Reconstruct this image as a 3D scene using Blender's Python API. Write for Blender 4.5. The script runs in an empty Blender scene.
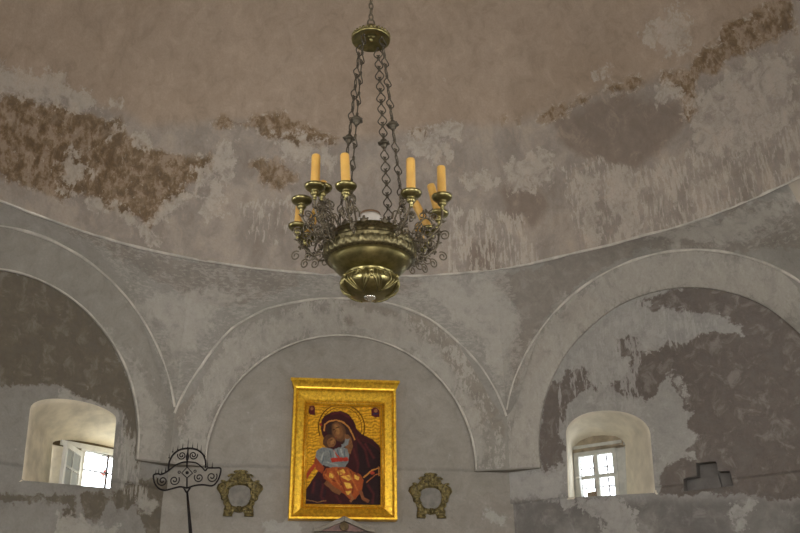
import bpy, math, random, json
import numpy as np
from mathutils import Vector, Matrix, noise as mnoise
S = bpy.context.scene
COL = S.collection
random.seed(7)
PI = math.pi

# ------------------------------------------------------------------ camera, light, exposure
cam_data = bpy.data.cameras.new('camera'); cam = bpy.data.objects.new('camera', cam_data); COL.objects.link(cam)
S.camera = cam
YAW, PITCH, ROLL = 0.13873, 0.40541, -0.00926
Fv = Vector((math.sin(YAW)*math.cos(PITCH), math.cos(YAW)*math.cos(PITCH), math.sin(PITCH)))
Rv = Vector((math.cos(YAW), -math.sin(YAW), 0)); Uv = Rv.cross(Fv)
R2 = Rv*math.cos(ROLL) + Uv*math.sin(ROLL); U2 = -Rv*math.sin(ROLL) + Uv*math.cos(ROLL)
cam.matrix_world = Matrix(((R2.x, U2.x, -Fv.x, -0.5261), (R2.y, U2.y, -Fv.y, -5.0389), (R2.z, U2.z, -Fv.z, 1.6), (0, 0, 0, 1)))
cam_data.sensor_width = 36.0; cam_data.lens = 942.6/800*36; cam_data.clip_start = 0.05; cam_data.clip_end = 200

world = bpy.data.worlds.new('world'); S.world = world; world.use_nodes = True
bg = world.node_tree.nodes['Background']; bg.inputs[0].default_value = (0.93, 0.96, 1.0, 1); bg.inputs[1].default_value = 15.0

def area(name, loc, target, sx, sy, power, col):
    l = bpy.data.lights.new(name, 'AREA'); l.shape = 'RECTANGLE'; l.size = sx; l.size_y = sy; l.energy = power; l.color = col
    o = bpy.data.objects.new(name, l); COL.objects.link(o); o.location = loc
    o.rotation_euler = (Vector(target)-Vector(loc)).to_track_quat('-Z', 'Y').to_euler()
    return o
# daylight: the open west door, plus fill lamps added at the nave sides and in added side-bay windows (all behind or beside the camera)
area('door_daylight', (0.0, -11.3, 1.9), (0, 0, 4.4), 3.0, 3.4, 1100, (1.0, 0.97, 0.93))
area('nave_side_fill', (-3.35, -7.5, 3.6), (1.5, 1.0, 4.5), 1.4, 2.0, 250, (0.97, 0.98, 1.0))  # added fill lamp; the nave wall has no opening behind it
area('nave_side_fill', (3.35, -7.5, 3.6), (-1.5, 1.0, 4.5), 1.4, 2.0, 150, (0.97, 0.98, 1.0))  # matching fill lamp added on the right
SIDE_FILLS = {'left': (-4.3, -0.0), 'right': (4.5, 0.05), 'rear_left': (-2.95, -3.0), 'rear_right': (3.15, -3.0)}
for _k, _e in (('left', 60), ('right', 50), ('rear_left', 110), ('rear_right', 110)):
    area('side_bay_fill', (*SIDE_FILLS[_k], 3.75), (0, 1.0, 6.6), 0.95, 1.1, _e, (1.0, 0.98, 0.95))  # fill lamps added in the side bays, aimed up at the dome
vs = S.view_settings; vs.view_transform = 'Standard'; vs.look = 'None'; vs.gamma = 1; vs.use_curve_mapping = False
vs.exposure = -0.80

# ------------------------------------------------------------------ helpers
def tag(o, label=None, cat=None, group=None, kind=None):
    if label: o['label'] = label
    if cat: o['category'] = cat
    if group: o['group'] = group
    if kind: o['kind'] = kind
    return o
def empty(name, loc=(0, 0, 0), parent=None):
    o = bpy.data.objects.new(name, None); COL.objects.link(o); o.location = loc; o.empty_display_size = .1
    if parent: o.parent = parent
    return o
class MB:
    def __init__(s): s.v = []; s.f = []
    def add(s, v, f):
        b = len(s.v); s.v += [tuple(p) for p in v]; s.f += [tuple(b+i for i in q) for q in f]; return s
    def box(s, c, d, M=None):
        x, y, z = d[0]/2, d[1]/2, d[2]/2
        v = [Vector((sx*x, sy*y, sz*z)) for sx in (-1, 1) for sy in (-1, 1) for sz in (-1, 1)]
        if M: v = [M @ p for p in v]
        v = [p+Vector(c) for p in v]
        return s.add(v, [(0, 1, 3, 2), (4, 6, 7, 5), (0, 4, 5, 1), (2, 3, 7, 6), (0, 2, 6, 4), (1, 5, 7, 3)])
    def tube(s, pts, r, n=6, closed=False, cap=True):
        pts = [Vector(p) for p in pts]; N = len(pts); rr = r if hasattr(r, '__len__') else [r]*N
        b = []; prev = None
        for i, p in enumerate(pts):
            if closed: t = pts[(i+1) % N]-pts[i-1]
            else: t = pts[min(i+1, N-1)]-pts[max(i-1, 0)]
            if t.length < 1e-9: t = Vector((0, 0, 1))
            t.normalize()
            if prev is None:
                a = Vector((0, 0, 1)) if abs(t.z) < .9 else Vector((1, 0, 0)); u = t.cross(a).normalized()
            else:
                u = (prev - t*prev.dot(t)); u = u.normalized() if u.length > 1e-6 else t.orthogonal().normalized()
            prev = u; w = t.cross(u)
            b += [p + (u*math.cos(2*PI*k/n)+w*math.sin(2*PI*k/n))*rr[i] for k in range(n)]
        f = []
        for i in range(N if closed else N-1):
            j = (i+1) % N
            f += [(i*n+k, i*n+(k+1) % n, j*n+(k+1) % n, j*n+k) for k in range(n)]
        if not closed and cap: f += [tuple(range(n-1, -1, -1)), tuple((N-1)*n+k for k in range(n))]
        return s.add(b, f)
    def lathe(s, prof, n=32, c=(0, 0, 0), M=None, mod=None, cap=False):
        c = Vector(c); b = []
        for i, (r, z) in enumerate(prof):
            for k in range(n):
                a = 2*PI*k/n; rr = r*(mod(a, i, z) if mod else 1)
                p = Vector((rr*math.cos(a), rr*math.sin(a), z)); b.append((M @ p if M else p)+c)
        f = [(i*n+k, i*n+(k+1) % n, (i+1)*n+(k+1) % n, (i+1)*n+k) for i in range(len(prof)-1) for k in range(n)]
        if cap: f += [tuple(range(n)), tuple((len(prof)-1)*n+k for k in range(n-1, -1, -1))]
        return s.add(b, f)
    def ball(s, c, r, sc=(1, 1, 1), n=10, m=6, M=None):
        prof = [(max(r*math.sin(PI*i/m), 1e-4), r*math.cos(PI*i/m)) for i in range(m+1)]
        D = Matrix.Diagonal(sc).to_3x3(); M = (M.to_3x3() @ D) if M else D
        return s.lathe(prof, n, c, M)
    def prism(s, poly, P, depth_vec, cap_back=True):
        """poly: list of 2D points; P maps (a,b)->Vector of the front face"""
        n = len(poly); d = Vector(depth_vec); v = [P(a, b) for a, b in poly]; v += [p+d for p in v]
        f = [tuple(range(n))] + [(k, k+n, (k+1) % n+n, (k+1) % n) for k in range(n)]
        if cap_back: f.append(tuple(range(2*n-1, n-1, -1)))
        return s.add(v, f)
    def mesh(s, name, smooth=True):
        me = bpy.data.meshes.new(name); me.from_pydata(s.v, [], s.f)
        me.validate(); me.update()
        if smooth: me.shade_smooth()
        return me
    def build(s, name, mat, parent=None, smooth=True, kind=None, angle=None):
        me = s.mesh(name, smooth); me.materials.append(mat)
        o = bpy.data.objects.new(name, me); COL.objects.link(o)
        if parent: o.parent = parent
        if kind: o['kind'] = kind
        if smooth and angle:
            try: me.set_sharp_from_angle(angle=math.radians(angle))
            except Exception: pass
        return o
def inst(src, parent, name=None, M=None):
    c = src.copy(); COL.objects.link(c); c.parent = parent
    if M is not None: c.matrix_local = M
    return c
def bevel(o, w, seg=2):
    m = o.modifiers.new('bevel', 'BEVEL'); m.width = w; m.segments = seg; m.limit_method = 'ANGLE'; return o

# ------------------------------------------------------------------ materials
class NT:
    def __init__(s, name):
        s.m = bpy.data.materials.new(name); s.m.use_nodes = True; s.t = s.m.node_tree; s.b = s.t.nodes['Principled BSDF']
    def n(s, typ, **kw):
        o = s.t.nodes.new(typ)
        for k, v in kw.items(): setattr(o, k, v)
        return o
    def link(s, a, b): s.t.links.new(a, b)
    def setin(s, node, i, v):
        if hasattr(v, 'links') or hasattr(v, 'is_output'): s.link(v, node.inputs[i])
        else: node.inputs[i].default_value = v
    def noise(s, scale, detail=5, rough=.55, vec=None, dist=0):
        o = s.n('ShaderNodeTexNoise'); o.inputs['Scale'].default_value = scale; o.inputs['Detail'].default_value = detail
        o.inputs['Roughness'].default_value = rough; o.inputs['Distortion'].default_value = dist
        if vec: s.link(vec, o.inputs['Vector'])
        return o.outputs[0]
    def math(s, op, a, b=0.0, c=None, clamp=False):
        o = s.n('ShaderNodeMath', operation=op); o.use_clamp = clamp
        s.setin(o, 0, a); s.setin(o, 1, b)
        if c is not None: s.setin(o, 2, c)
        return o.outputs[0]
    def ramp(s, x, lo, hi, a=0.0, b=1.0):
        o = s.n('ShaderNodeMapRange'); o.interpolation_type = 'SMOOTHSTEP'; s.setin(o, 0, x)
        for i, v in zip((1, 2, 3, 4), (lo, hi, a, b)): o.inputs[i].default_value = v
        return o.outputs[0]
    def mix(s, fac, a, b, mode='MIX'):
        o = s.n('ShaderNodeMix', data_type='RGBA', blend_type=mode)
        s.setin(o, 0, fac)
        for i, v in ((6, a), (7, b)):
            if isinstance(v, tuple): v = (*v[:3], 1)
            s.setin(o, i, v)
        return o.outputs[2]
    def bump(s, h, strength=.3, dist=.01):
        o = s.n('ShaderNodeBump'); o.inputs['Strength'].default_value = strength; o.inputs['Distance'].default_value = dist
        s.link(h, o.inputs['Height']); s.link(o.outputs[0], s.b.inputs['Normal'])
def srgb(r, g, b):
    f = lambda c: (c/255/12.92 if c/255 <= .04045 else ((c/255+.055)/1.055)**2.4)
    return (f(r), f(g), f(b))
def simple(name, col, rough=.6, metal=0, var=.25, scale=20, bump=.2, bdist=.002, emis=None, stretch=None):
    t = NT(name); tc = t.n('ShaderNodeTexCoord'); v = tc.outputs['Object']
    if stretch:
        mp = t.n('ShaderNodeMapping'); mp.inputs['Scale'].default_value = stretch; t.link(v, mp.inputs[0]); v = mp.outputs[0]
    nz = t.noise(scale, 5, .6, v)
    c = t.mix(t.ramp(nz, .3, .7), tuple(x*(1-var) for x in col), tuple(min(1, x*(1+var)) for x in col))
    t.link(c, t.b.inputs['Base Color']); t.b.inputs['Roughness'].default_value = rough; t.b.inputs['Metallic'].default_value = metal
    if bump: t.bump(nz, bump, bdist)
    return t.m
# --- plaster with painted wear masks
def plaster(name, base, base2, zone=None, white=srgb(196, 190, 180), brown=srgb(128, 96, 62), dark=srgb(104, 97, 88), zone_soft=(.35, .65),
            streak=(1, 1, 1), wsc=3.2, extra_white=None, kw=.9, brown_edge=True, wmax=.85, dmax=.9, wsoft=.05, kf=.75, dsoft=.035, vstreak=(1, 1, .2), vmax=.8, wbreak=.75):
    t = NT(name); g = t.n('ShaderNodeNewGeometry'); P = g.outputs['Position']
    mp = t.n('ShaderNodeMapping'); mp.inputs['Scale'].default_value = streak; t.link(P, mp.inputs[0]); Q = mp.outputs[0]
    nb = t.noise(.8, 4, .6, P); nm = t.noise(wsc, 9, .68, Q, .3); nf = t.noise(11, 7, .7, Q, .2); ng = t.noise(55, 4, .6, P)
    a = t.n('ShaderNodeVertexColor', layer_name='wear'); sp = t.n('ShaderNodeSeparateColor'); t.link(a.outputs[0], sp.inputs[0])
    z = t.n('ShaderNodeVertexColor', layer_name='zone'); sz = t.n('ShaderNodeSeparateColor'); t.link(z.outputs[0], sz.inputs[0])
    W, B, D = sp.outputs; L, V, _ = sz.outputs
    def msk(ch, k1, k2, soft, nn=nm, n2=nf):
        x = t.math('ADD', ch, t.math('MULTIPLY', t.math('SUBTRACT', nn, .5), k1))
        x = t.math('ADD', x, t.math('MULTIPLY', t.math('SUBTRACT', n2, .5), k2))
        return t.ramp(x, .5-soft, .5+soft)
    off = t.n('ShaderNodeMapping'); off.inputs['Location'].default_value = (7, 3, 5); t.link(Q, off.inputs[0])
    nm2 = t.noise(2.6, 8, .65, off.outputs[0], .3)
    c = t.mix(t.ramp(nb, .3, .7), base, base2)
    if zone:
        c = t.mix(msk(L, .5, .15, .22 if zone_soft else .02), c, t.mix(t.ramp(nm2, .35, .65), zone[0], zone[1]))
    # mottling
    c = t.mix(t.ramp(nm2, .42, .72, 0, .35), c, tuple(min(1, x*1.22) for x in base2))
    c = t.mix(t.ramp(nm, .56, .8, 0, .4), c, tuple(x*.68 for x in base))
    mD = msk(D, kw, .5, dsoft, nm2, nf); mB = msk(B, kw, .6, .10, nm2, nf); mW = t.math('MULTIPLY', msk(W, kw, kf, wsoft), t.ramp(t.noise(8, 8, .72, P, .5), .38, .52, wbreak, 1))
    c = t.mix(t.math('MULTIPLY', mD, dmax), c, t.mix(t.ramp(nf, .35, .7), dark, tuple(x*1.25 for x in dark)))
    bc = t.mix(t.ramp(nf, .35, .65), tuple(x*.62 for x in brown), tuple(x*1.35 for x in brown))
    bc = t.mix(t.ramp(nf, .47, .60, 0, .7), bc, tuple(x*.92 for x in base2))
    c = t.mix(t.math('MULTIPLY', mB, .88), c, bc)
    n8 = t.noise(17, 8, .72, P, .6)
    edge = t.math('MULTIPLY', t.math('MULTIPLY', mB, t.math('SUBTRACT', 1.0, mB)), 4.0)
    fl = t.math('MAXIMUM', t.math('MULTIPLY', edge, t.ramp(n8, .52, .58)), t.math('MULTIPLY', mB, t.ramp(n8, .60, .65, 0, .8)))
    c = t.mix(t.math('MULTIPLY', fl, .65), c, white)
    vm = t.n('ShaderNodeMapping'); vm.inputs['Scale'].default_value = vstreak; t.link(P, vm.inputs[0]); ns = t.noise(27, 7, .68, vm.outputs[0], .35)
    mV = t.ramp(t.math('ADD', t.math('ADD', t.math('MINIMUM', V, .57), t.math('MULTIPLY', t.math('SUBTRACT', nm2, .5), .9)), t.math('MULTIPLY', t.math('SUBTRACT', ns, .5), 2.0)), .56, .66)
    mV = t.math('MULTIPLY', mV, t.ramp(V, .35, .5))
    wf = t.math('MAXIMUM', t.math('MULTIPLY', mW, wmax), t.math('MULTIPLY', mV, vmax))
    c = t.mix(t.math('MULTIPLY', wf, t.ramp(ng, .2, .6, .75, 1)), c, t.mix(t.ramp(nf, .3, .7), tuple(x*.86 for x in white), white))
    nk = t.noise(6.5, 6, .7, off.outputs[0], .6)
    c = t.mix(t.ramp(nk, .50, .68, 0, .30), c, tuple(min(1, x*1.35) for x in base2))
    c = t.mix(t.ramp(nk, .34, .50, .28, 0), c, tuple(x*.55 for x in base))
    # scattered lime specks and scratches
    c = t.mix(t.ramp(nf, .64, .72, 0, .35), c, white)
    c = t.mix(t.ramp(ng, .3, .75, 0, .22), c, tuple(x*.6 for x in base))
    t.link(c, t.b.inputs['Base Color']); t.b.inputs['Roughness'].default_value = .88
    if 'Specular IOR Level' in t.b.inputs: t.b.inputs['Specular IOR Level'].default_value = .25
    h = t.math('ADD', t.math('MULTIPLY', mW, .55), t.math('MULTIPLY', nf, .9))
    h = t.math('SUBTRACT', h, t.math('MULTIPLY', t.math('MAXIMUM', mD, mB), .5))
    h = t.math('ADD', h, t.math('MULTIPLY', ng, .3)); h = t.math('ADD', h, t.math('MULTIPLY', nm, .8))
    t.bump(h, .45, .014)
    return t.m

# ------------------------------------------------------------------ masonry: wear outlines in surface metres (arc length, height)
WEAR = json.loads('''{"D":{"L":[[[-3.88,6.49],[-3.083,6.618],[-2.394,6.652],[-2.054,6.633],[-1.369,6.838],[-0.868,6.93],[-0.049,6.818],[0.761,6.95],[1.349,6.972],[2.156,6.876],[2.629,6.891],[3.114,6.933],[3.679,6.854],[4.139,6.817],[4.795,6.864],[5.516,6.849],[5.938,5.464],[5.856,3.656],[0.727,4.769],[-3.82,4.022]]],"B":[[[-3.852,6.172],[-3.039,6.501],[-2.478,6.564],[-2.373,6.62],[-2.288,6.428],[-1.999,6.397],[-1.695,6.398],[-1.351,6.56],[-1.295,6.345],[-1.545,6.143],[-1.504,6.004],[-1.751,5.892],[-1.787,5.777],[-1.86,5.535],[-2.001,5.689],[-2.182,5.668],[-2.392,5.707],[-2.814,5.633],[-3.664,5.55]],[[-1.387,6.815],[-1.265,6.948],[-1.093,6.893],[-0.847,6.943],[-0.67,7.007],[-0.521,6.937],[-0.34,6.985],[-0.146,6.892],[0.041,6.843],[0.045,6.763],[-0.278,6.811],[-0.444,6.866],[-0.594,6.869],[-0.739,6.83],[-0.837,6.876],[-1.084,6.845],[-1.321,6.769]],[[1.99,6.926],[2.19,6.929],[2.152,6.856],[1.991,6.866]],[[2.382,6.839],[2.633,6.909],[2.83,6.897],[3.021,6.941],[3.185,6.968],[3.373,6.926],[3.582,6.91],[3.724,6.817],[3.853,6.843],[4.125,6.785],[4.283,6.867],[4.481,6.828],[4.602,6.957],[4.834,6.928],[5.364,6.818],[5.208,6.576],[4.685,6.666],[4.473,6.717],[4.364,6.635],[4.216,6.724],[4.105,6.599],[4.071,6.417],[3.927,6.319],[3.928,6.459],[4.003,6.604],[3.87,6.739],[3.707,6.804],[3.508,6.84],[3.279,6.86],[3.102,6.897],[2.972,6.857],[2.61,6.816]],[[-1.034,6.519],[-0.798,6.578],[-0.589,6.502],[-0.669,6.408],[-0.911,6.415]],[[-1.144,6.923],[-0.653,7.058],[-0.456,6.983],[-0.053,6.878],[0.124,6.786],[-0.044,6.717],[-0.504,6.779],[-0.826,6.797]],[[-0.929,6.557],[-0.641,6.578],[-0.362,6.422],[-0.526,6.277],[-0.769,6.31]],[[0.855,6.966],[1.066,6.955],[1.083,6.874],[0.874,6.866]]],"W":[[[-3.88,6.49],[-3.122,6.717],[-2.958,6.672],[-2.861,6.712],[-2.663,6.692],[-2.452,6.731],[-2.445,6.674],[-2.605,6.616],[-2.692,6.544],[-2.856,6.44],[-3.005,6.496],[-3.773,6.243]],[[3.779,7.234],[3.971,7.324],[4.223,7.29],[4.318,7.154],[4.236,6.965],[4.042,6.918],[3.893,6.962],[3.931,7.042],[3.768,7.164]],[[-2.182,6.483],[-2.087,6.543],[-2.019,6.442],[-2.139,6.395]],[[3.115,7.077],[3.246,7.102],[3.335,7.016],[3.208,7.0]],[[2.667,6.207],[2.831,6.143],[2.837,5.417],[2.709,5.384]],[[3.048,6.144],[3.307,5.916],[3.275,5.444],[3.045,5.426]],[[1.139,6.99],[1.421,6.984],[1.454,6.861],[1.176,6.867]],[[1.887,6.475],[2.382,6.546],[2.445,6.261],[1.945,6.211]],[[-1.407,5.898],[-1.316,6.34],[-1.149,6.226],[-1.178,5.922],[-1.344,5.803]],[[-2.912,5.998],[-2.788,6.128],[-2.548,5.994],[-2.629,5.781],[-2.826,5.75]],[[-0.719,6.853],[-0.416,6.809],[-0.049,6.818],[0.004,6.658],[-0.374,6.588],[-0.579,6.627]],[[0.759,6.91],[1.222,6.864],[1.354,6.791],[1.319,6.652],[0.891,6.723]],[[4.017,6.519],[4.654,6.605],[5.13,6.433],[4.905,5.891],[4.381,5.859],[3.978,6.037]],[[3.68,6.795],[3.917,6.681],[3.912,6.544],[3.724,6.66]],[[-1.319,6.567],[-1.118,6.708],[-1.083,6.217],[-1.268,6.308]],[[-2.817,5.652],[-2.547,5.666],[-2.342,5.651],[-2.133,5.609],[-1.917,5.499],[-1.771,5.471],[-1.761,5.56],[-1.912,5.628],[-2.089,5.727],[-2.397,5.737],[-2.832,5.727]],[[-1.917,5.669],[-1.799,5.869],[-1.58,6.093],[-1.489,6.198],[-1.407,6.068],[-1.636,5.889],[-1.792,5.659]],[[-0.047,6.778],[0.129,6.643],[-0.032,6.468],[-0.197,6.624]],[[1.392,6.436],[1.641,6.469],[1.848,6.333],[1.729,6.245],[1.448,6.302]],[[-2.551,6.438],[-2.373,6.58],[-2.298,6.466],[-2.418,6.344]],[[-1.553,6.329],[-1.316,6.485],[-1.265,6.288],[-1.436,6.125]]],"D":[[[2.557,6.789],[3.091,6.861],[3.525,6.755],[3.938,6.553],[3.888,6.335],[3.632,6.214],[3.342,6.092],[3.064,6.222],[2.826,6.353],[2.559,6.587]],[[-3.867,6.211],[-2.988,6.346],[-2.497,6.437],[-2.24,6.015],[-2.828,5.708],[-3.685,5.636]],[[1.434,5.737],[1.729,5.701],[1.771,5.339],[1.437,5.312]],[[1.842,6.271],[2.17,6.256],[2.331,5.988],[2.141,5.809],[1.873,5.921]]],"V":[[[2.512,6.329],[2.948,6.298],[3.334,6.053],[3.88,6.077],[4.459,6.119],[5.052,6.001],[4.83,5.165],[4.271,5.352],[3.325,5.344],[2.706,5.341],[2.567,5.817]],[[1.178,6.199],[2.024,5.928],[2.19,5.384],[1.251,5.374]],[[-0.98,6.053],[-0.35,6.242],[-0.219,5.762],[-0.841,5.639]]]},"P":{"W":[[[0.978,5.41],[1.736,5.248],[1.83,5.124],[1.876,4.857],[1.76,4.551],[1.742,4.201],[1.682,4.166],[1.544,4.552],[1.337,4.849],[1.044,5.112]],[[-2.192,4.655],[-1.636,4.773],[-1.514,4.467],[-1.47,4.173],[-1.33,4.546],[-1.11,4.839],[-0.88,5.086],[-1.131,5.158],[-1.747,4.937]],[[1.82,4.031],[1.952,4.634],[2.323,5.002],[2.315,4.896],[1.975,4.526]],[[3.265,5.437],[4.175,5.377],[4.741,5.34],[4.723,5.253],[4.144,5.19],[3.445,5.275]]],"V":[[[-2.703,5.449],[-1.988,5.408],[-1.147,5.398],[-0.324,5.414],[1.029,5.407],[1.846,5.411],[1.903,4.64],[1.738,4.12],[1.407,4.585],[0.72,5.059],[0.115,5.214],[-0.68,5.056],[-1.224,4.407],[-1.412,3.936],[-1.718,4.634],[-2.26,5.227],[-2.682,5.302]],[[3.763,5.415],[4.172,5.358],[4.633,5.294],[4.572,4.978],[4.125,5.078]]],"D":[[[1.739,5.314],[2.354,5.411],[2.762,5.449],[3.364,5.427],[4.175,5.377],[4.732,5.297],[4.653,4.907],[4.122,5.06],[3.251,5.314],[2.744,5.258],[2.221,4.966],[1.897,4.536],[1.78,4.187],[1.76,4.551],[1.885,4.855],[1.83,5.124]],[[-2.703,5.449],[-1.988,5.408],[-1.147,5.398],[-0.324,5.414],[-0.319,5.256],[-0.971,4.965],[-1.662,5.06],[-2.266,5.278],[-2.682,5.302]],[[0.112,5.395],[1.028,5.327],[0.722,5.216],[0.166,5.215]]]},"Fb":{"W":[[[-1.571,3.351],[-1.546,3.732],[-1.411,4.179],[-1.194,4.545],[-0.963,4.817],[-0.568,4.973],[-0.059,5.039],[-0.004,4.801],[-0.557,4.694],[-0.989,4.386],[-1.228,4.034],[-1.315,3.641],[-1.294,3.356]],[[-0.007,5.063],[0.564,4.977],[0.975,4.622],[1.269,4.105],[1.466,3.504],[1.321,3.403],[1.297,3.799],[1.067,4.223],[0.715,4.549],[-0.004,4.801]]],"V":[[[0.564,5.021],[0.981,4.84],[1.385,4.423],[1.568,3.907],[1.592,3.408],[1.311,3.403],[1.297,3.799],[1.116,4.152],[0.715,4.549]],[[-1.571,3.351],[-1.573,3.828],[-1.151,4.651],[-0.47,5.087],[-0.009,5.151],[-0.003,4.758],[-0.656,4.648],[-1.123,4.188],[-1.308,3.545],[-1.294,3.356]]],"D":[[[-0.008,5.129],[0.878,4.967],[1.287,4.58],[1.573,4.01],[1.608,3.705],[1.506,3.703],[1.271,4.156],[0.871,4.619],[-0.005,4.91]],[[1.021,4.411],[1.275,4.261],[1.46,3.803],[1.354,3.7],[1.183,3.999]],[[-1.604,3.634],[-1.627,4.023],[-1.42,4.311],[-1.479,3.831]]]},"Rb":{"V":[[[-1.707,3.413],[-1.666,3.908],[-1.496,4.42],[-1.002,4.994],[-0.414,5.255],[0.422,5.251],[1.311,4.88],[1.237,4.445],[0.774,4.673],[0.413,4.835],[-0.159,4.939],[-0.652,4.779],[-1.049,4.421],[-1.265,4.049],[-1.38,3.374]]],"W":[[[-1.707,3.413],[-1.608,4.105],[-1.371,4.588],[-0.889,5.023],[-0.224,5.271],[0.465,5.219],[0.837,5.091],[1.298,4.807],[1.222,4.356],[0.774,4.673],[0.413,4.835],[-0.159,4.939],[-0.652,4.779],[-1.049,4.421],[-1.265,4.049],[-1.38,3.374]]],"D":[[[-1.008,4.92],[-0.721,5.07],[-0.611,4.981],[-0.799,4.81],[-1.024,4.731]],[[-1.499,4.379],[-1.194,4.681],[-1.171,4.549],[-1.396,4.225]]]},"Lb":{"W":[[[1.323,3.302],[1.355,3.771],[1.097,4.245],[0.761,4.502],[0.792,4.588],[1.228,4.276],[1.511,3.8],[1.563,3.337]]]},"R":{"D":[[[1.708,4.456],[0.777,4.845],[0.395,4.896],[0.009,4.926],[-0.196,4.89],[-0.056,4.796],[0.024,4.718],[0.268,4.664],[0.527,4.509],[0.715,4.431],[0.701,4.339],[0.445,4.449],[0.238,4.433],[0.025,4.417],[-0.12,4.347],[-0.318,4.345],[-0.355,4.193],[-0.566,4.111],[-0.572,4.053],[-0.402,3.947],[-0.193,3.894],[-0.125,4.055],[0.022,4.087],[0.077,3.925],[0.104,3.771],[0.181,3.722],[0.129,3.611],[0.22,3.48],[0.01,3.401],[0.112,3.343],[-0.119,3.255],[-0.257,3.039],[0.492,2.945],[1.408,2.85]],[[-1.028,4.355],[-0.813,4.357],[-0.794,4.11],[-0.975,3.98],[-1.002,3.904],[-1.167,3.731],[-1.17,3.438],[-1.327,3.342],[-1.381,3.484],[-1.314,4.075],[-1.148,4.232]],[[-0.46,4.534],[-0.316,4.546],[-0.253,4.392],[-0.437,4.367]],[[-0.181,4.845],[-0.0,4.845],[0.059,4.689],[-0.114,4.727]],[[-0.773,4.107],[-0.687,4.132],[-0.697,4.034],[-0.758,4.044]]],"W":[[[-0.233,4.569],[-0.022,4.506],[-0.053,4.413],[-0.251,4.412]],[[-0.784,3.989],[-0.313,3.865],[-0.237,3.525],[-0.251,3.163],[-0.329,3.725],[-0.705,3.957]],[[-1.772,3.433],[-1.145,3.359],[-1.199,3.081],[-1.755,3.156]],[[0.022,4.087],[0.183,4.02],[0.147,3.746],[0.095,3.773]],[[-1.137,3.075],[-0.582,3.019],[-0.439,2.758],[-0.289,2.473],[-0.848,2.51],[-0.774,2.858],[-0.985,2.949]],[[0.358,2.841],[0.553,2.905],[0.475,2.665],[0.38,2.648]]],"X":[[[-2.072,3.189],[-1.408,3.121],[1.689,2.806],[1.405,1.373],[-2.161,1.346]]],"V":[[[-1.148,4.356],[-0.634,4.673],[-0.196,4.89],[0.53,4.528],[0.227,4.348],[-0.247,4.441],[-0.318,3.818],[-0.805,3.992],[-1.152,3.65]]]},"L":{"D":[[[-0.764,4.903],[0.321,4.834],[0.795,4.648],[1.112,4.314],[1.333,3.876],[1.419,3.345],[1.333,3.333],[1.237,3.575],[1.12,3.816],[0.817,3.868],[0.615,3.863],[0.456,3.939],[-0.544,3.722]],[[-0.238,2.932],[0.621,3.025],[0.797,3.013],[0.77,2.925],[0.636,2.926],[-0.213,2.796]],[[0.66,2.896],[0.787,2.944],[0.859,2.851],[0.792,2.777],[0.674,2.798]],[[0.855,3.02],[1.046,3.096],[1.177,3.043],[1.111,2.913],[1.025,2.801],[0.881,2.837]],[[1.088,3.084],[1.308,3.184],[1.544,3.234],[1.767,3.283],[1.694,3.106],[1.541,3.069],[1.425,3.109],[1.336,2.955],[1.218,2.89],[1.145,2.969]],[[1.417,3.0],[1.743,3.075],[1.908,2.836],[1.581,2.716]],[[1.049,2.769],[1.127,2.794],[1.136,2.727],[1.056,2.719]]],"V":[[[0.898,3.884],[1.236,3.762],[1.4,3.324],[1.541,3.069],[1.194,3.071],[1.12,3.648]]],"W":[[[0.458,3.921],[0.617,3.846],[0.82,3.85],[1.089,3.81],[1.162,3.655],[1.044,3.745],[0.479,3.782]],[[0.616,2.874],[0.907,2.789],[1.229,2.804],[1.229,2.641],[0.658,2.593]],[[1.432,3.056],[1.656,3.037],[1.621,2.951],[1.488,2.955]]]},"F":{"D":[[[1.759,3.328],[1.714,2.567],[1.226,2.565],[0.365,2.696],[1.247,3.126]]],"W":[[[1.441,3.014],[1.619,2.997],[1.594,2.902],[1.477,2.938]],[[1.638,2.978],[1.836,2.942],[1.884,2.754],[1.725,2.753]],[[-0.75,2.914],[-0.397,2.964],[-0.389,2.735],[-0.741,2.732]]]}}''')
def sdist(pts, poly):
    P = np.array(poly, float); A = P; B = np.roll(P, -1, 0)
    x, y = pts[:, 0], pts[:, 1]; best = np.full(len(pts), 1e9); ins = np.zeros(len(pts), bool)
    for (ax, ay), (bx, by) in zip(A, B):
        dx, dy = bx-ax, by-ay; L = dx*dx+dy*dy+1e-12
        t = np.clip(((x-ax)*dx+(y-ay)*dy)/L, 0, 1)
        best = np.minimum(best, (x-ax-t*dx)**2+(y-ay-t*dy)**2)
        c = (ay > y) != (by > y)
        if abs(dy) > 1e-12: ins ^= c & (x < (bx-ax)*(y-ay)/dy+ax)
    d = np.sqrt(best); return np.where(ins, d, -d)
def wear(me, sc, key, width=.6):
    """sc: (n,2) surface coordinates of the vertices"""
    sc = np.asarray(sc, float); n = len(sc)
    W = WEAR.get(key, {})
    def lay(k, w):
        v = np.full(n, -1e3)
        for poly in W.get(k, []): v = np.maximum(v, sdist(sc, poly))
        return np.clip(.5+v/w, 0, 1)
    for nm, chans in (('wear', 'WBD'), ('zone', 'LV')):
        at = me.color_attributes.new(nm, 'FLOAT_COLOR', 'POINT'); a = np.zeros((n, 4)); a[:, 3] = 1
        for i, ch in enumerate(chans):
            a[:, i] = lay(ch, width)
            if nm == 'zone' and ch == 'L' and 'X' in W: a[:, i] = lay('X', width)
        at.data.foreach_set('color', a.astype(np.float32).ravel())

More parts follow.
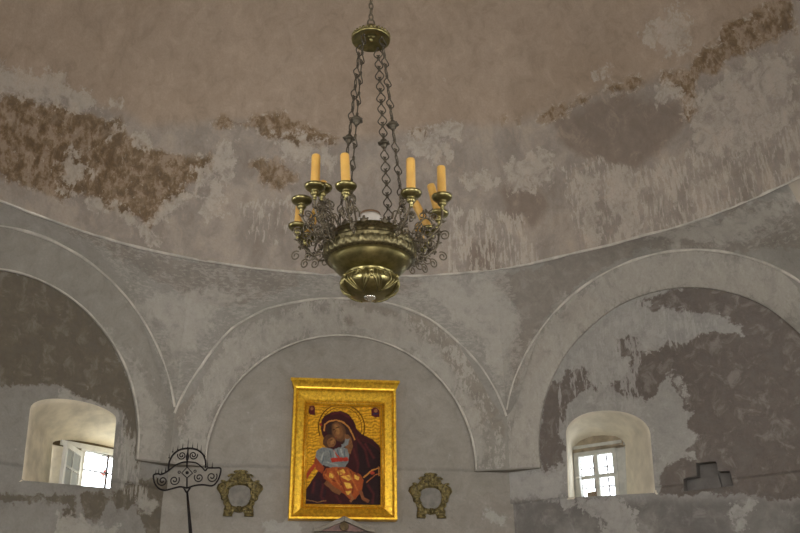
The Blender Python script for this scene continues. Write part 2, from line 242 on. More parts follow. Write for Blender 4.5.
M_dome = plaster('dome_plaster', srgb(162, 145, 128), srgb(172, 156, 140), zone=(srgb(148, 140, 132), srgb(168, 160, 151)), white=srgb(198, 190, 179), brown=srgb(118, 95, 64), dark=srgb(122, 110, 100), streak=(1, 1, .7), kw=1.25, kf=1.7, wsoft=.06, wbreak=.25, wmax=.75, dsoft=.2, dmax=.75)
M_pend = plaster('pendentive_plaster', srgb(143, 140, 133), srgb(151, 147, 140), white=srgb(190, 185, 176), dark=srgb(128, 120, 112), wmax=.6, dmax=.7, kw=1.1, kf=1.3, wsoft=.12, vstreak=(.6, .6, 1.6), vmax=.42)
M_band = plaster('arch_plaster', srgb(142, 138, 130), srgb(150, 146, 138), white=srgb(188, 183, 174), dark=srgb(134, 126, 116), streak=(1, 1, .8), wmax=.55, dmax=.65, kw=1.1, kf=1.5, wsoft=.1, vstreak=(1, 1, .45), vmax=.7)
M_front = plaster('front_wall_plaster', srgb(145, 140, 131), srgb(151, 146, 138), white=srgb(186, 184, 179), dark=srgb(140, 134, 126), wmax=.7, dmax=.6)
M_right = plaster('right_wall_plaster', srgb(156, 154, 150), srgb(164, 162, 156), zone=(srgb(112, 108, 105), srgb(122, 118, 114)), white=srgb(182, 179, 174), dark=srgb(101, 92, 86), dmax=.95, kw=1.1, kf=1.2)
M_left = plaster('left_wall_plaster', srgb(141, 138, 132), srgb(149, 146, 140), white=srgb(186, 182, 173), dark=srgb(101, 93, 80), dmax=.95)
M_reveal = simple('reveal_limewash', srgb(216, 208, 190), .85, 0, .12, 5, .4, .008)
M_reveal_brown = simple('reveal_limewash_stained', srgb(214, 204, 182), .85, 0, .2, 4, .4, .008)
M_lip = simple('plaster_edge', srgb(188, 183, 174), .85, 0, .25, 6, .5, .006)
M_floor = simple('stone_floor', srgb(150, 140, 125), .6, 0, .2, 3, .3, .004)
M_nave = simple('nave_plaster', srgb(185, 176, 162), .85, 0, .1, 2, .3, .005)

H = 5.389
RAD = [(-180, 4.02), (-60, 4.0), (-39.9, 3.975), (-28.8, 4.02), (-16.9, 4.004), (-4.8, 4.009), (1.5, 4.013), (14.9, 4.054), (24.6, 4.07), (32.9, 3.99), (40.6, 3.96), (50.2, 3.99), (60.5, 4.04), (180, 4.02)]
def Rc(deg):
    deg = (deg+180) % 360-180
    k = lambda d: float(np.interp(d, [a for a, _ in RAD], [b for _, b in RAD]))
    return sum(k(deg+o) for o in (-5, -2.5, 0, 2.5, 5))/5
def wob(p, s=.9, a=.012): return (mnoise.noise(Vector(p)*s)+.5*mnoise.noise(Vector(p)*s*3.1))*a
def grid_mesh(name, rows, mat, parent=None, keep=None, kind=None, smooth=True):
    """rows: list of equal-length lists of points"""
    m = len(rows[0]); mb = MB(); mb.v = [tuple(p) for r in rows for p in r]
    mb.f = [(i*m+k, i*m+k+1, (i+1)*m+k+1, (i+1)*m+k) for i in range(len(rows)-1) for k in range(m-1)]
    return mb.build(name, mat, parent, smooth, kind)

# dome
az = list(np.arange(-180, -58, 3.0))+list(np.arange(-58, 76, .36))+list(np.arange(76, 180.1, 3.0)); az[-1] = 180.0
el = list(np.arange(0, 44, .42))+list(np.arange(44, 90, 3.0))+[90.0]
rows = []; sc = []
for e in el:
    r = []
    for a in az:
        A = math.radians(a); E = math.radians(e)
        R0 = (Rc(a)-.02)*(1-e/90)+4.0*(e/90) if e < 89 else 4.0
        q = Vector((math.sin(A)*math.cos(E), math.cos(A)*math.cos(E), math.sin(E)))
        R = R0+wob(q*4)+.012*mnoise.noise(q*3)
        # the worn break between drum and cap: the cap plaster stands proud
        p = Vector((q.x*R, q.y*R, H+q.z*R)); r.append(p); sc.append((4*A, p.z))
    rows.append(r)
ceiling = grid_mesh('ceiling', rows, M_dome); tag(ceiling, 'shallow plaster dome with brown damp stains above the ring of arches', kind='structure')
wear(ceiling.data, sc, 'D', .34)

# cornice bead where the dome meets the pendentives
def ring(name, dr, z, rad, mat, parent=None):
    mb = MB(); pts = []
    for i in range(720):
        a = i*.5-180; A = math.radians(a); R = Rc(a)+dr+.004*mnoise.noise(Vector((math.sin(A)*30, math.cos(A)*30, 0)))
        pts.append((math.sin(A)*R, math.cos(A)*R, z+.008*mnoise.noise(Vector((math.sin(A)*9, math.cos(A)*9, 3)))))
    mb.tube(pts, [rad*(1+.45*mnoise.noise(Vector(p)*5)) for p in pts], 8, closed=True); return mb.build(name, mat, parent)
tr = ring('trim_1', -.008, H+.004, .014, M_lip); tag(tr, 'thin rough plaster rim where the dome meets the pendentives', kind='structure')

# ---- octagon bays
cF = [(-1.4554, 4.0), (1.8012, 4.0)]
dRv = (.7376, -.6753); dLv = (.7388, .674)
c2 = (1.8012+3.3137*dRv[0], 4-3.3137*dRv[1]*-1)
c2 = (1.8012+3.3137*dRv[0], 4.0+3.3137*dRv[1])
cm1 = (-1.4554-3.2744*dLv[0], 4.0-3.2744*dLv[1])
corners = [cm1, cF[0], cF[1], c2, (4.25, -1.62), (1.70, -4.1), (-1.60, -4.1), (-3.98, -1.62)]
names = ['front_left', 'front', 'front_right', 'right', 'rear_right', 'rear', 'rear_left', 'left']
BAYS = {}
for i, nm in enumerate(names):
    A = Vector((*corners[i], 0)); B = Vector((*corners[(i+1) % 8], 0)); dx = (B-A).normalized(); w = (B-A).length/2
    n = Vector((-dx.y, dx.x, 0)); n = n if n.dot((A+B)/2) > 0 else -n
    BAYS[nm] = dict(o=(A+B)/2, dx=dx, n=n, w=w, ro=w*1.035, ri=w*.80, zs=3.49)
BAYS['front'].update(ro=1.693, ri=1.31, zs=3.448); BAYS['front_right'].update(ro=1.709, ri=1.375, zs=3.56); BAYS['front_left'].update(ro=1.693, ri=1.335, zs=3.487)
ZSP = 3.415; WD = .12
CTAB = {'front': [(0, 1.69), (26, 1.70), (36, 1.705), (46, 1.70), (60, 1.725), (75, 1.705), (90, 1.68), (107, 1.695), (118, 1.73), (131, 1.735), (147, 1.675), (165, 1.683), (180, 1.69)]}
def RO(nm, t):
    b = BAYS[nm]; d = math.degrees(t)
    if nm in CTAB: return float(np.interp(d, [a for a, _ in CTAB[nm]], [r for _, r in CTAB[nm]]))
    return b['ro']
def P3(nm, u, z, dep): b = BAYS[nm]; return b['o']+b['dx']*u+b['n']*dep+Vector((0, 0, z))
KEY = {'front': 'F', 'front_right': 'R', 'front_left': 'L'}
WMAT = {'front': M_front, 'front_right': M_right, 'front_left': M_left}
# openings in the inner wall plane (u, z)
def arch_outline(bl, sl, crown, sr, br, n=9, side=14):
    """bottom-left -> up -> arch -> down -> bottom-right, then along the bottom"""
    pts = []
    for i in range(side): t = i/side; pts.append((bl[0]+(sl[0]-bl[0])*t, bl[1]+(sl[1]-bl[1])*t))
    c = (crown[0], sl[1]); 
    for i in range(n*2+1):
        t = PI-PI*i/(n*2)
        if t >= PI/2: pts.append((crown[0]+math.cos(t)*(crown[0]-sl[0]), sl[1]+(crown[1]-sl[1])*math.sin(t)))
        else: pts.append((crown[0]+math.cos(t)*(sr[0]-crown[0]), sr[1]+(crown[1]-sr[1])*math.sin(t)))
    for i in range(1, side+1): t = i/side; pts.append((sr[0]+(br[0]-sr[0])*t, sr[1]+(br[1]-sr[1])*t))
    for i in range(1, side): t = i/side; pts.append((br[0]+(bl[0]-br[0])*t, br[1]+(bl[1]-br[1])*t))
    return pts
OPEN = {
 'front_right': arch_outline((-1.115, 3.095), (-1.085, 3.70), (-.79, 3.875), (-.245, 3.585), (-.262, 3.05)),
 'front_left': arch_outline((.26, 3.075), (.24, 3.68), (.74, 3.835), (1.09, 3.74), (1.105, 3.12)),
}
# generic windows added in the unseen side bays to brighten the dome
for _k in ('left', 'right', 'rear_left', 'rear_right'): OPEN[_k] = arch_outline((-.5, 3.15), (-.5, 4.1), (0, 4.4), (.5, 4.1), (.5, 3.15))
NICHE = [(-.002, 3.036), (.010, 3.151), (.132, 3.155), (.140, 3.268), (.315, 3.264), (.322, 3.172), (.425, 3.165), (.436, 3.036)]
def inside(poly, x, y):
    c = False; n = len(poly)
    for i in range(n):
        x1, y1 = poly[i]; x2, y2 = poly[(i+1) % n]
        if (y1 > y) != (y2 > y) and x < (x2-x1)*(y-y1)/(y2-y1)+x1: c = not c
    return c
def nearest(poly, x, y):
    best = None; n = len(poly)
    for i in range(n):
        x1, y1 = poly[i]; x2, y2 = poly[(i+1) % n]; dx, dy = x2-x1, y2-y1; t = max(0, min(1, ((x-x1)*dx+(y-y1)*dy)/(dx*dx+dy*dy+1e-12)))
        q = (x1+dx*t, y1+dy*t); d = (q[0]-x)**2+(q[1]-y)**2
        if best is None or d < best[0]: best = (d, q)
    return best[1]
def bay_wall(nm):
    b = BAYS[nm]; fine = nm in KEY; st = .028 if fine else .12
    w = b['w']+.09; ztop = 5.05
    zstep = {'front_right': 3.10, 'front_left': 3.19}.get(nm, ZSP)
    zz = sorted(set([0.0, .6, 1.2, 1.8]+[round(2.3+st*i, 4) for i in range(int((ztop-2.3)/st)+1)])) if fine else list(np.arange(0, ztop+.1, .25))
    rowsz = []
    for z in zz: rowsz.append((z, WD+(.02 if z < zstep else 0)))
    if fine:
        rowsz = [r for r in rowsz if abs(r[0]-zstep) > .012]+[(zstep, WD), (zstep-.003, WD+.02)]; rowsz.sort()
    us = list(np.linspace(-w, w, int(2*w/st)))
    m = len(us); V = []; SC = []
    holes = [OPEN[nm]] if nm in OPEN else []
    if nm == 'front_right': holes.append(NICHE)
    ent = nm == 'rear'
    for z, dep in rowsz:
        for u in us:
            if z > 0 and z < ztop: dd = dep+wob((u, z*1.0, hash(nm) % 7 if False else len(nm)), 1.1, .008)
            else: dd = dep
            V.append([u, z, dd]); SC.append((u, z))
    F = []
    for i in range(len(rowsz)-1):
        for k in range(m-1):
            cx = (us[k]+us[k+1])/2; cz = (rowsz[i][0]+rowsz[i+1][0])/2
            if any(inside(h, cx, cz) for h in holes): continue
            if ent and (abs(cx) < b['ri'] and (cz < b['zs'] or cx*cx+(cz-b['zs'])**2 < b['ri']**2)): continue
            F.append((i*m+k, i*m+k+1, (i+1)*m+k+1, (i+1)*m+k))
    for h in holes:
        xs = [p[0] for p in h]; ys = [p[1] for p in h]; cnt = {}
        for f in F:
            for v in f: cnt[v] = cnt.get(v, 0)+1
        for v, (u, z, dd) in enumerate(V):
            if v in cnt and cnt[v] < 4 and min(xs)-.06 < u < max(xs)+.06 and min(ys)-.06 < z < max(ys)+.06:
                q = nearest(h, u, z); V[v] = [q[0], q[1], WD]
    used = sorted({v for f in F for v in f}); mp = {v: i for i, v in enumerate(used)}
    mb = MB(); mb.v = [tuple(P3(nm, *V[v])) for v in used]; mb.f = [tuple(mp[v] for v in f) for f in F]
    o = mb.build('wall_'+nm, WMAT.get(nm, M_nave)); o['kind'] = 'structure'
    wear(o.data, [(V[v][0], V[v][1]) for v in used], KEY.get(nm, '-'), .36)
    return o
WALL = {}
LAB = {'front': 'grey plaster wall under the middle blind arch, behind the icon', 'front_right': 'patchy grey and white plaster wall with the right window', 'front_left': 'grey plaster wall with dark damp patches and the left window'}
for nm in names:
    WALL[nm] = bay_wall(nm)
    if nm in LAB: WALL[nm]['label'] = LAB[nm]
def tip_z(nm): b = BAYS[nm]; return b['zs']+math.sqrt(max(b['ro']**2-b['w']**2, 0))
CORNER_Z = [(tip_z(names[i-1])+tip_z(names[i]))/2 for i in range(8)]
def outer_pt(nm, t):
    b = BAYS[nm]; r = RO(nm, t); u = r*math.cos(t); z = b['zs']+r*math.sin(t)
    return max(-b['w'], min(b['w'], u)), z
for nm in names:
    b = BAYS[nm]; fine = nm in KEY; n = 240 if fine else 40
    t0 = math.asin((ZSP-b['zs'])/b['ri']); t0o = math.asin((ZSP-b['zs'])/b['ro'])
    fr = [0, .12, .24, .36, .48, .6, .72, .84, .94, 1.0] if fine else [0, .5, 1]
    rows = []; sc = []
    for f in fr+['lip']:
        r = []
        for i in range(n+1):
            k = i/n
            ti = t0+(PI-2*t0)*k; to = t0o+(PI-2*t0o)*k
            uo, zo = outer_pt(nm, to)
            ri = b['ri']*(1+.006*mnoise.noise(Vector((ti*3, 1, len(nm)))))
            ui, zi = ri*math.cos(ti), b['zs']+ri*math.sin(ti)
            zi = max(zi, ZSP); zo = max(zo, ZSP)
            g = 1 if f == 'lip' else f
            dep = .095*g**1.5 if f != 'lip' else WD+.02
            u, z = uo+(ui-uo)*g, zo+(zi-zo)*g
            if 0 < g < 1: dep += wob((u, z, 5+len(nm)), 1.6, .01)
            r.append(P3(nm, u, z, dep)); sc.append((u, z))
        rows.append(r)
    o = grid_mesh('arch_band', rows, M_band if fine else M_nave, WALL[nm])
    o.data.set_sharp_from_angle(angle=math.radians(40))
    wear(o.data, sc, KEY.get(nm, '-')+'b', .3)
    # spring underside
    for s in (-1, 1):
        mb = MB(); q = [(s*b['ri'], .095), (s*b['w'], 0), (s*(b['w']+.06), WD+.03), (s*b['ri'], WD+.03)]
        mb.prism(q, lambda a, c: P3(nm, a, ZSP-.012, c), (0, 0, .02)); mb.build('springing_ledge', M_band if fine else M_nave, WALL[nm], False)
    # raised bead along the outer edge of the arch
    if fine:
        pts = []
        for i in range(301):
            t = PI*i/300; u, z = outer_pt(nm, t)
            if abs(u) < b['w']-.002: pts.append(P3(nm, u, z, -.006+.004*mnoise.noise(Vector((t*9, 2, 0)))))
        mb = MB(); mb.tube(pts, [.012*(1+.7*mnoise.noise(p*4)) for p in pts], 8); mb.build('arch_bead', M_lip, WALL[nm])
        if nm != 'front_right':
            pts = [P3(nm, (b['ri']+.004)*math.cos(t_), b['zs']+(b['ri']+.004)*math.sin(t_), .092) for t_ in np.linspace(t0, PI-t0, 200)]
            mb = MB(); mb.tube(pts, [.010*(1+.6*mnoise.noise(p*5)) for p in pts], 7); mb.build('inner_bead', M_lip, WALL[nm])
    # spandrel up to the cornice
    a0 = math.atan2(*(P3(nm, -b['w'], 0, 0).xy)); a1 = math.atan2(*(P3(nm, b['w'], 0, 0).xy))
    if a1 < a0: a1 += 2*PI
    na = 130 if fine else 24; ns = 28 if fine else 8; rows = []; sc = []
    for j in range(ns+2):
        s = min(1, j/ns); r = []
        for i in range(na+1):
            a = a0+(a1-a0)*i/na; D = Vector((math.sin(a), math.cos(a), 0))
            rr = b['o'].dot(b['n'])/max(D.dot(b['n']), .05); u = max(-b['w'], min(b['w'], (D*rr-b['o']).dot(b['dx'])))
            ro = b['ro']
            for _ in range(3):
                th = math.acos(max(-1, min(1, u/ro))); ro = RO(nm, th)
            z0 = b['zs']+math.sqrt(max(ro*ro-u*u, 0))
            edge = max(0, 1-min(i, na-i)/(na*.16))**2
            z0 = z0*(1-edge)+(CORNER_Z[(names.index(nm)+(1 if i > na/2 else 0)) % 8])*edge
            R1 = Rc(math.degrees(a))+.006
            R = rr+(R1-rr)*(s**1.7); z = z0+(H-z0)*s
            if 0 < s < 1: R += wob((D.x*4, D.y*4, z), 1.3, .012)
            if j == ns+1: R += .045; z += .07
            r.append((D.x*R, D.y*R, z)); sc.append((4*(a if a < PI else a-2*PI), z))
        rows.append(r)
    o = grid_mesh('pendentive', rows, M_pend if fine else M_nave, WALL[nm]); wear(o.data, sc, 'P' if fine else '-', .35)

# ---- window reveals, cross-shaped niche
def loft(name, A, B, nm, dA, dB, mat, parent, steps=8, flange=.09):
    rows = []
    cA = (sum(p[0] for p in A)/len(A), sum(p[1] for p in A)/len(A))
    if flange:
        rows.append([P3(nm, p[0]+(p[0]-cA[0])*flange*2, p[1]+(p[1]-cA[1])*flange*2, dA+.07) for p in A+A[:1]])
        rows.append([P3(nm, p[0], p[1], dA+.001) for p in A+A[:1]])
    for i in range(0 if not flange else 1, steps+1):
        s = i/steps; e = s**.8
        rows.append([P3(nm, a[0]+(c[0]-a[0])*s, a[1]+(c[1]-a[1])*s, dA+(dB-dA)*s)+Vector((1, 1, 1))*wob((a[0]*2, a[1]*2, s*2), 2, .01)*(0 if i in (0, steps) else 1) for a, c in zip(A+A[:1], B+B[:1])])
    o = grid_mesh(name, rows, mat, parent); return o
BACK = {
 'front_right': arch_outline((-1.27, 3.115), (-1.25, 3.62), (-.98, 3.745), (-.70, 3.62), (-.74, 3.10)),
 'front_left': arch_outline((.80, 3.14), (.78, 3.54), (1.2, 3.612), (1.70, 3.55), (1.72, 3.16)),
}
DB = .62
for _k in ('left', 'right', 'rear_left', 'rear_right'): loft('window_reveal', OPEN[_k], OPEN[_k], _k, WD, .7, M_reveal, WALL[_k])  # reveals of the windows added for light
loft('window_reveal', OPEN['front_right'], BACK['front_right'], 'front_right', WD, DB, M_reveal, WALL['front_right'])
loft('window_reveal', OPEN['front_left'], BACK['front_left'], 'front_left', WD, DB, M_reveal_brown, WALL['front_left'])
mb = MB(); q = NICHE
M_niche = simple('bare_dark_plaster', srgb(112, 108, 104), .9, 0, .15, 9, .4, .005)
loft('niche_reveal', NICHE, NICHE, 'front_right', WD-.004, WD+.09, M_niche, WALL['front_right'], 2, 0)
bx = MB(); nmr = 'front_right'
for u0, u1, z0, z1, d0, d1 in ((-.06, .50, 2.98, 3.33, WD+.088, WD+.12), (-.06, -.03, 2.98, 3.33, WD+.03, WD+.12), (.47, .50, 2.98, 3.33, WD+.03, WD+.12), (-.06, .50, 3.30, 3.33, WD+.03, WD+.12), (-.06, .50, 2.98, 3.00, WD+.03, WD+.12)):
    v = [P3(nmr, u, z, d) for u in (u0, u1) for d in (d0, d1) for z in (z0, z1)]; bx.add(v, [(0, 1, 3, 2), (4, 6, 7, 5), (0, 4, 5, 1), (2, 3, 7, 6), (0, 2, 6, 4), (1, 5, 7, 3)])
bx.build('niche_back', M_niche, WALL['front_right'], False)
mb = MB(); mb.prism([(.165, 3.036), (.165, 3.15), (.30, 3.16), (.315, 3.036)], lambda a, c: P3('front_right', a, c, WD+.055), BAYS['front_right']['n']*.04); mb.build('niche_step', M_niche, WALL['front_right'], False)

# ---- floor, nave behind the camera
mb = MB(); mb.box((0.1, -3.4, -.05), (9.4, 16.6, .1)); fl = mb.build('floor', M_floor, None, False); tag(fl, 'stone floor of the chapel', kind='structure')
for nm, c, d in (('wall_nave_left', (-3.5, -7.85, 3.2), (.2, 7.4, 6.4)), ('wall_nave_right', (3.5, -7.85, 3.2), (.2, 7.4, 6.4)), ('wall_nave_end', (0, -11.6, 3.2), (7.2, .2, 6.4)), ('ceiling_nave', (0, -7.85, 6.45), (7.2, 7.7, .1))):
    mb = MB(); mb.box(c, d); o = mb.build(nm, M_nave, None, False); tag(o, kind='structure')

# ------------------------------------------------------------------ windows
M_frame = simple('grey_white_paint', srgb(178, 178, 172), .6, 0, .12, 14, .25, .002)
M_leaf = simple('white_paint', srgb(215, 213, 205), .55, 0, .06, 14, .2, .002)
M_iron = simple('rusty_iron', srgb(62, 50, 44), .7, .5, .3, 40, .3, .001)
M_lintel = simple('old_lintel_wood', srgb(92, 78, 52), .85, 0, .35, 12, .6, .006, stretch=(1, 1, 6))
M_lun = simple('lunette_plaster', srgb(150, 138, 118), .9, 0, .3, 7, .5, .006)
t = NT('window_glass'); gl = t.n('ShaderNodeBsdfGlossy'); gl.inputs['Roughness'].default_value = .05
tr_ = t.n('ShaderNodeBsdfTransparent'); tr_.inputs[0].default_value = (.93, .95, .95, 1); mx = t.n('ShaderNodeMixShader'); mx.inputs[0].default_value = .08
t.link(tr_.outputs[0], mx.inputs[1]); t.link(gl.outputs[0], mx.inputs[2]); t.link(mx.outputs[0], t.t.nodes['Material Output'].inputs['Surface']); M_glass = t.m
t = NT('dusty_glass'); df = t.n('ShaderNodeBsdfTranslucent'); df.inputs[0].default_value = (.85, .88, .9, 1); d2 = t.n('ShaderNodeBsdfDiffuse'); d2.inputs[0].default_value = (.6, .63, .65, 1)
tr_ = t.n('ShaderNodeBsdfTransparent'); tr_.inputs[0].default_value = (.85, .88, .9, 1); m1 = t.n('ShaderNodeMixShader'); m1.inputs[0].default_value = .5; m2 = t.n('ShaderNodeMixShader'); m2.inputs[0].default_value = .45
t.link(df.outputs[0], m1.inputs[1]); t.link(d2.outputs[0], m1.inputs[2]); t.link(m1.outputs[0], m2.inputs[1]); t.link(tr_.outputs[0], m2.inputs[2]); t.link(m2.outputs[0], t.t.nodes['Material Output'].inputs['Surface']); M_dglass = t.m

def wbox(nm, u0, u1, z0, z1, d0, d1, mb=None, skew=None):
    mb = mb or MB(); f = skew or (lambda u, z, d: P3(nm, u, z, d))
    v = [f(u, z, d) for u in (u0, u1) for d in (d0, d1) for z in (z0, z1)]
    return mb.add(v, [(0, 1, 3, 2), (4, 6, 7, 5), (0, 4, 5, 1), (2, 3, 7, 6), (0, 2, 6, 4), (1, 5, 7, 3)])
def rect_frame(nm, u0, u1, z0, z1, t, d0, d1, f=None, tb=None):
    mb = MB(); tb = tb or t
    wbox(nm, u0, u0+t, z0, z1, d0, d1, mb, f); wbox(nm, u1-t, u1, z0, z1, d0, d1, mb, f)
    wbox(nm, u0+t, u1-t, z1-t, z1, d0+.001, d1-.001, mb, f); wbox(nm, u0+t, u1-t, z0, z0+tb, d0+.001, d1-.001, mb, f); return mb
def lunette(nm, back, ztop, mat, dep):
    mb = MB(); top = [p for p in back if p[1] > ztop-.10]
    u0 = min(p[0] for p in top)-.02; u1 = max(p[0] for p in top)+.02
    poly = [(u0, ztop-.03)]+[(p[0]*1.0, p[1]+.02) for p in top]+[(u1, ztop-.03)]
    mb.prism(poly, lambda a, c: P3(nm, a, c, dep), BAYS[nm]['n']*.06); return mb.build('lunette', mat, WALL[nm], False)

# right window, bay front_right: fixed grey frame, casement of four panes, iron grille outside
nm = 'front_right'; base = Vector(P3(nm, -.98, 3.12, DB))
w1 = empty('window_1', (0, 0, 0)); tag(w1, 'small grey painted window of four panes in the deep splayed recess of the right wall', kind='structure')
rect_frame(nm, -1.29, -.69, 3.08, 3.655, .075, DB-.02, DB+.06).build('window_frame', M_frame, w1, False)
rect_frame(nm, -1.232, -.781, 3.105, 3.61, .045, DB-.035, DB+.02, tb=.045).build('sash', M_frame, w1, False)
wbox(nm, -.785, -.745, 3.09, 3.60, DB-.022, DB+.05).build('jamb_board', M_frame, w1, False)
mb = MB(); wbox(nm, -1.020, -.984, 3.12, 3.60, DB-.03, DB+.015, mb); wbox(nm, -1.17, -.8, 3.338, 3.372, DB-.032, DB+.013, mb); mb.build('muntin', M_frame, w1, False)
for u0, u1, z0, z1 in ((-1.19, -1.018, 3.15, 3.338), (-.986, -.826, 3.15, 3.338), (-1.19, -1.018, 3.372, 3.565), (-.986, -.826, 3.372, 3.565)):
    wbox(nm, u0, u1, z0, z1, DB-.008, DB-.004).build('pane', M_glass, w1, False)
for u in (-1.24, -1.1, -.955, -.81, -.66):
    mb = MB(); mb.tube([P3(nm, u, 2.9, DB+.14), P3(nm, u, 4.0, DB+.14)], .0075, 6); mb.build('grille_bar', M_iron, w1)
for z in (3.05, 3.28, 3.475, 3.66):
    mb = MB(); mb.tube([P3(nm, -1.5, z, DB+.148), P3(nm, -.45, z, DB+.148)], .007, 6); mb.build('grille_bar', M_iron, w1)
mb = MB(); mb.tube([P3(nm, -1.185, 3.36, DB-.035), P3(nm, -1.185, 3.36, DB-.06), P3(nm, -1.215, 3.352, DB-.065)], .007, 6); mb.build('latch', M_leaf, w1)
lunette(nm, BACK[nm], 3.655, M_lun, DB-.03)
mb = MB(); wbox(nm, -1.27, -.71, 3.645, 3.675, DB-.05, DB+.02, mb); mb.build('lintel', M_frame, WALL[nm], False)
mb = MB(); wbox(nm, -1.15, -1.04, 3.10, 3.222, DB+.03, DB+.10, mb); br = mb.build('brick_block', simple('brown_brick', srgb(110, 84, 62), .9, 0, .3, 30, .5, .003), None, False); bevel(br, .006)
tag(br, 'brown brick standing outside the lower left pane of the right window', 'brick')

# left window, bay front_left: right light closed and glazed, left leaf swung open against the reveal
nm = 'front_left'
w2 = empty('window_2', (0, 0, 0)); tag(w2, 'small white window in the splayed recess of the left wall, one leaf swung open', kind='structure')
rect_frame(nm, 1.07, 1.72, 3.11, 3.575, .045, DB-.02, DB+.05).build('window_frame', M_leaf, w2, False)
mb = MB(); wbox(nm, .85, 1.72, 3.54, 3.585, DB-.03, DB+.05, mb); mb.build('head_board', M_leaf, w2, False)
mb = MB(); wbox(nm, 1.375, 1.388, 3.13, 3.54, DB, DB+.02, mb); wbox(nm, 1.11, 1.7, 3.352, 3.362, DB, DB+.02, mb); mb.build('grille_bar', M_iron, w2, False)
wbox(nm, 1.11, 1.70, 3.14, 3.53, DB+.01, DB+.014).build('pane', M_glass, w2, False)
mb = MB(); mb.tube([P3(nm, 1.48, 3.40, DB+.25), P3(nm, 1.56, 3.385, DB+.25), P3(nm, 1.50, 3.36, DB+.25), P3(nm, 1.52, 3.44, DB+.25)], .012, 6)
mb.build('hinge_hook', simple('red_lead_paint', srgb(150, 50, 40), .6, 0, .2), w2)
# open leaf: hinged at u = 1.08, swung inward
A0 = (1.075, DB-.02); A1 = (.73, DB-.30)
L = math.hypot(A1[0]-A0[0], A1[1]-A0[1]); e = ((A1[0]-A0[0])/L, (A1[1]-A0[1])/L); nn = (-e[1], e[0])
def leaf(u, z, d): return P3(nm, A0[0]+e[0]*u+nn[0]*d, z, A0[1]+e[1]*u+nn[1]*d)
z0, z1 = 3.10, 3.505
rect_frame(nm, 0, L, z0, z1, .045, -.015, .015, leaf).build('leaf_frame', M_leaf, w2, False)
mb = MB(); wbox(nm, L/2-.012, L/2+.012, z0+.04, z1-.04, -.012, .012, mb, leaf); wbox(nm, .04, L-.04, (z0+z1)/2-.01, (z0+z1)/2+.012, -.013, .013, mb, leaf); mb.build('muntin', M_frame, w2, False)
for a, b_ in ((.045, L/2-.012), (L/2+.012, L-.045)):
    for c, d_ in ((z0+.045, (z0+z1)/2-.01), ((z0+z1)/2+.012, z1-.045)):
        wbox(nm, a, b_, c, d_, -.002, .002, None, leaf).build('pane', M_dglass, w2, False)
lunette(nm, BACK[nm], 3.592, M_lintel, DB-.005)
mb = MB(); wbox(nm, .76, 1.075, 3.10, 3.70, DB+.02, DB+.08, mb); mb.build('jamb_masonry', M_reveal_brown, WALL[nm], False)

# plain windows added in the unseen side bays, around the fill lamps
for k, idx in (('left', 3), ('right', 4), ('rear_left', 5), ('rear_right', 6)):
    w = empty('window_%d' % idx); tag(w, kind='structure')
    rect_frame(k, -.5, .5, 3.15, 4.4, .05, .55, .6).build('window_frame', M_frame, w, False)
    mb = MB(); wbox(k, -.02, .02, 3.2, 4.35, .56, .59, mb); wbox(k, -.45, .45, 3.75, 3.79, .56, .59, mb); mb.build('muntin', M_frame, w, False)
    wbox(k, -.46, .46, 3.19, 4.36, .574, .576).build('pane', M_glass, w, False)

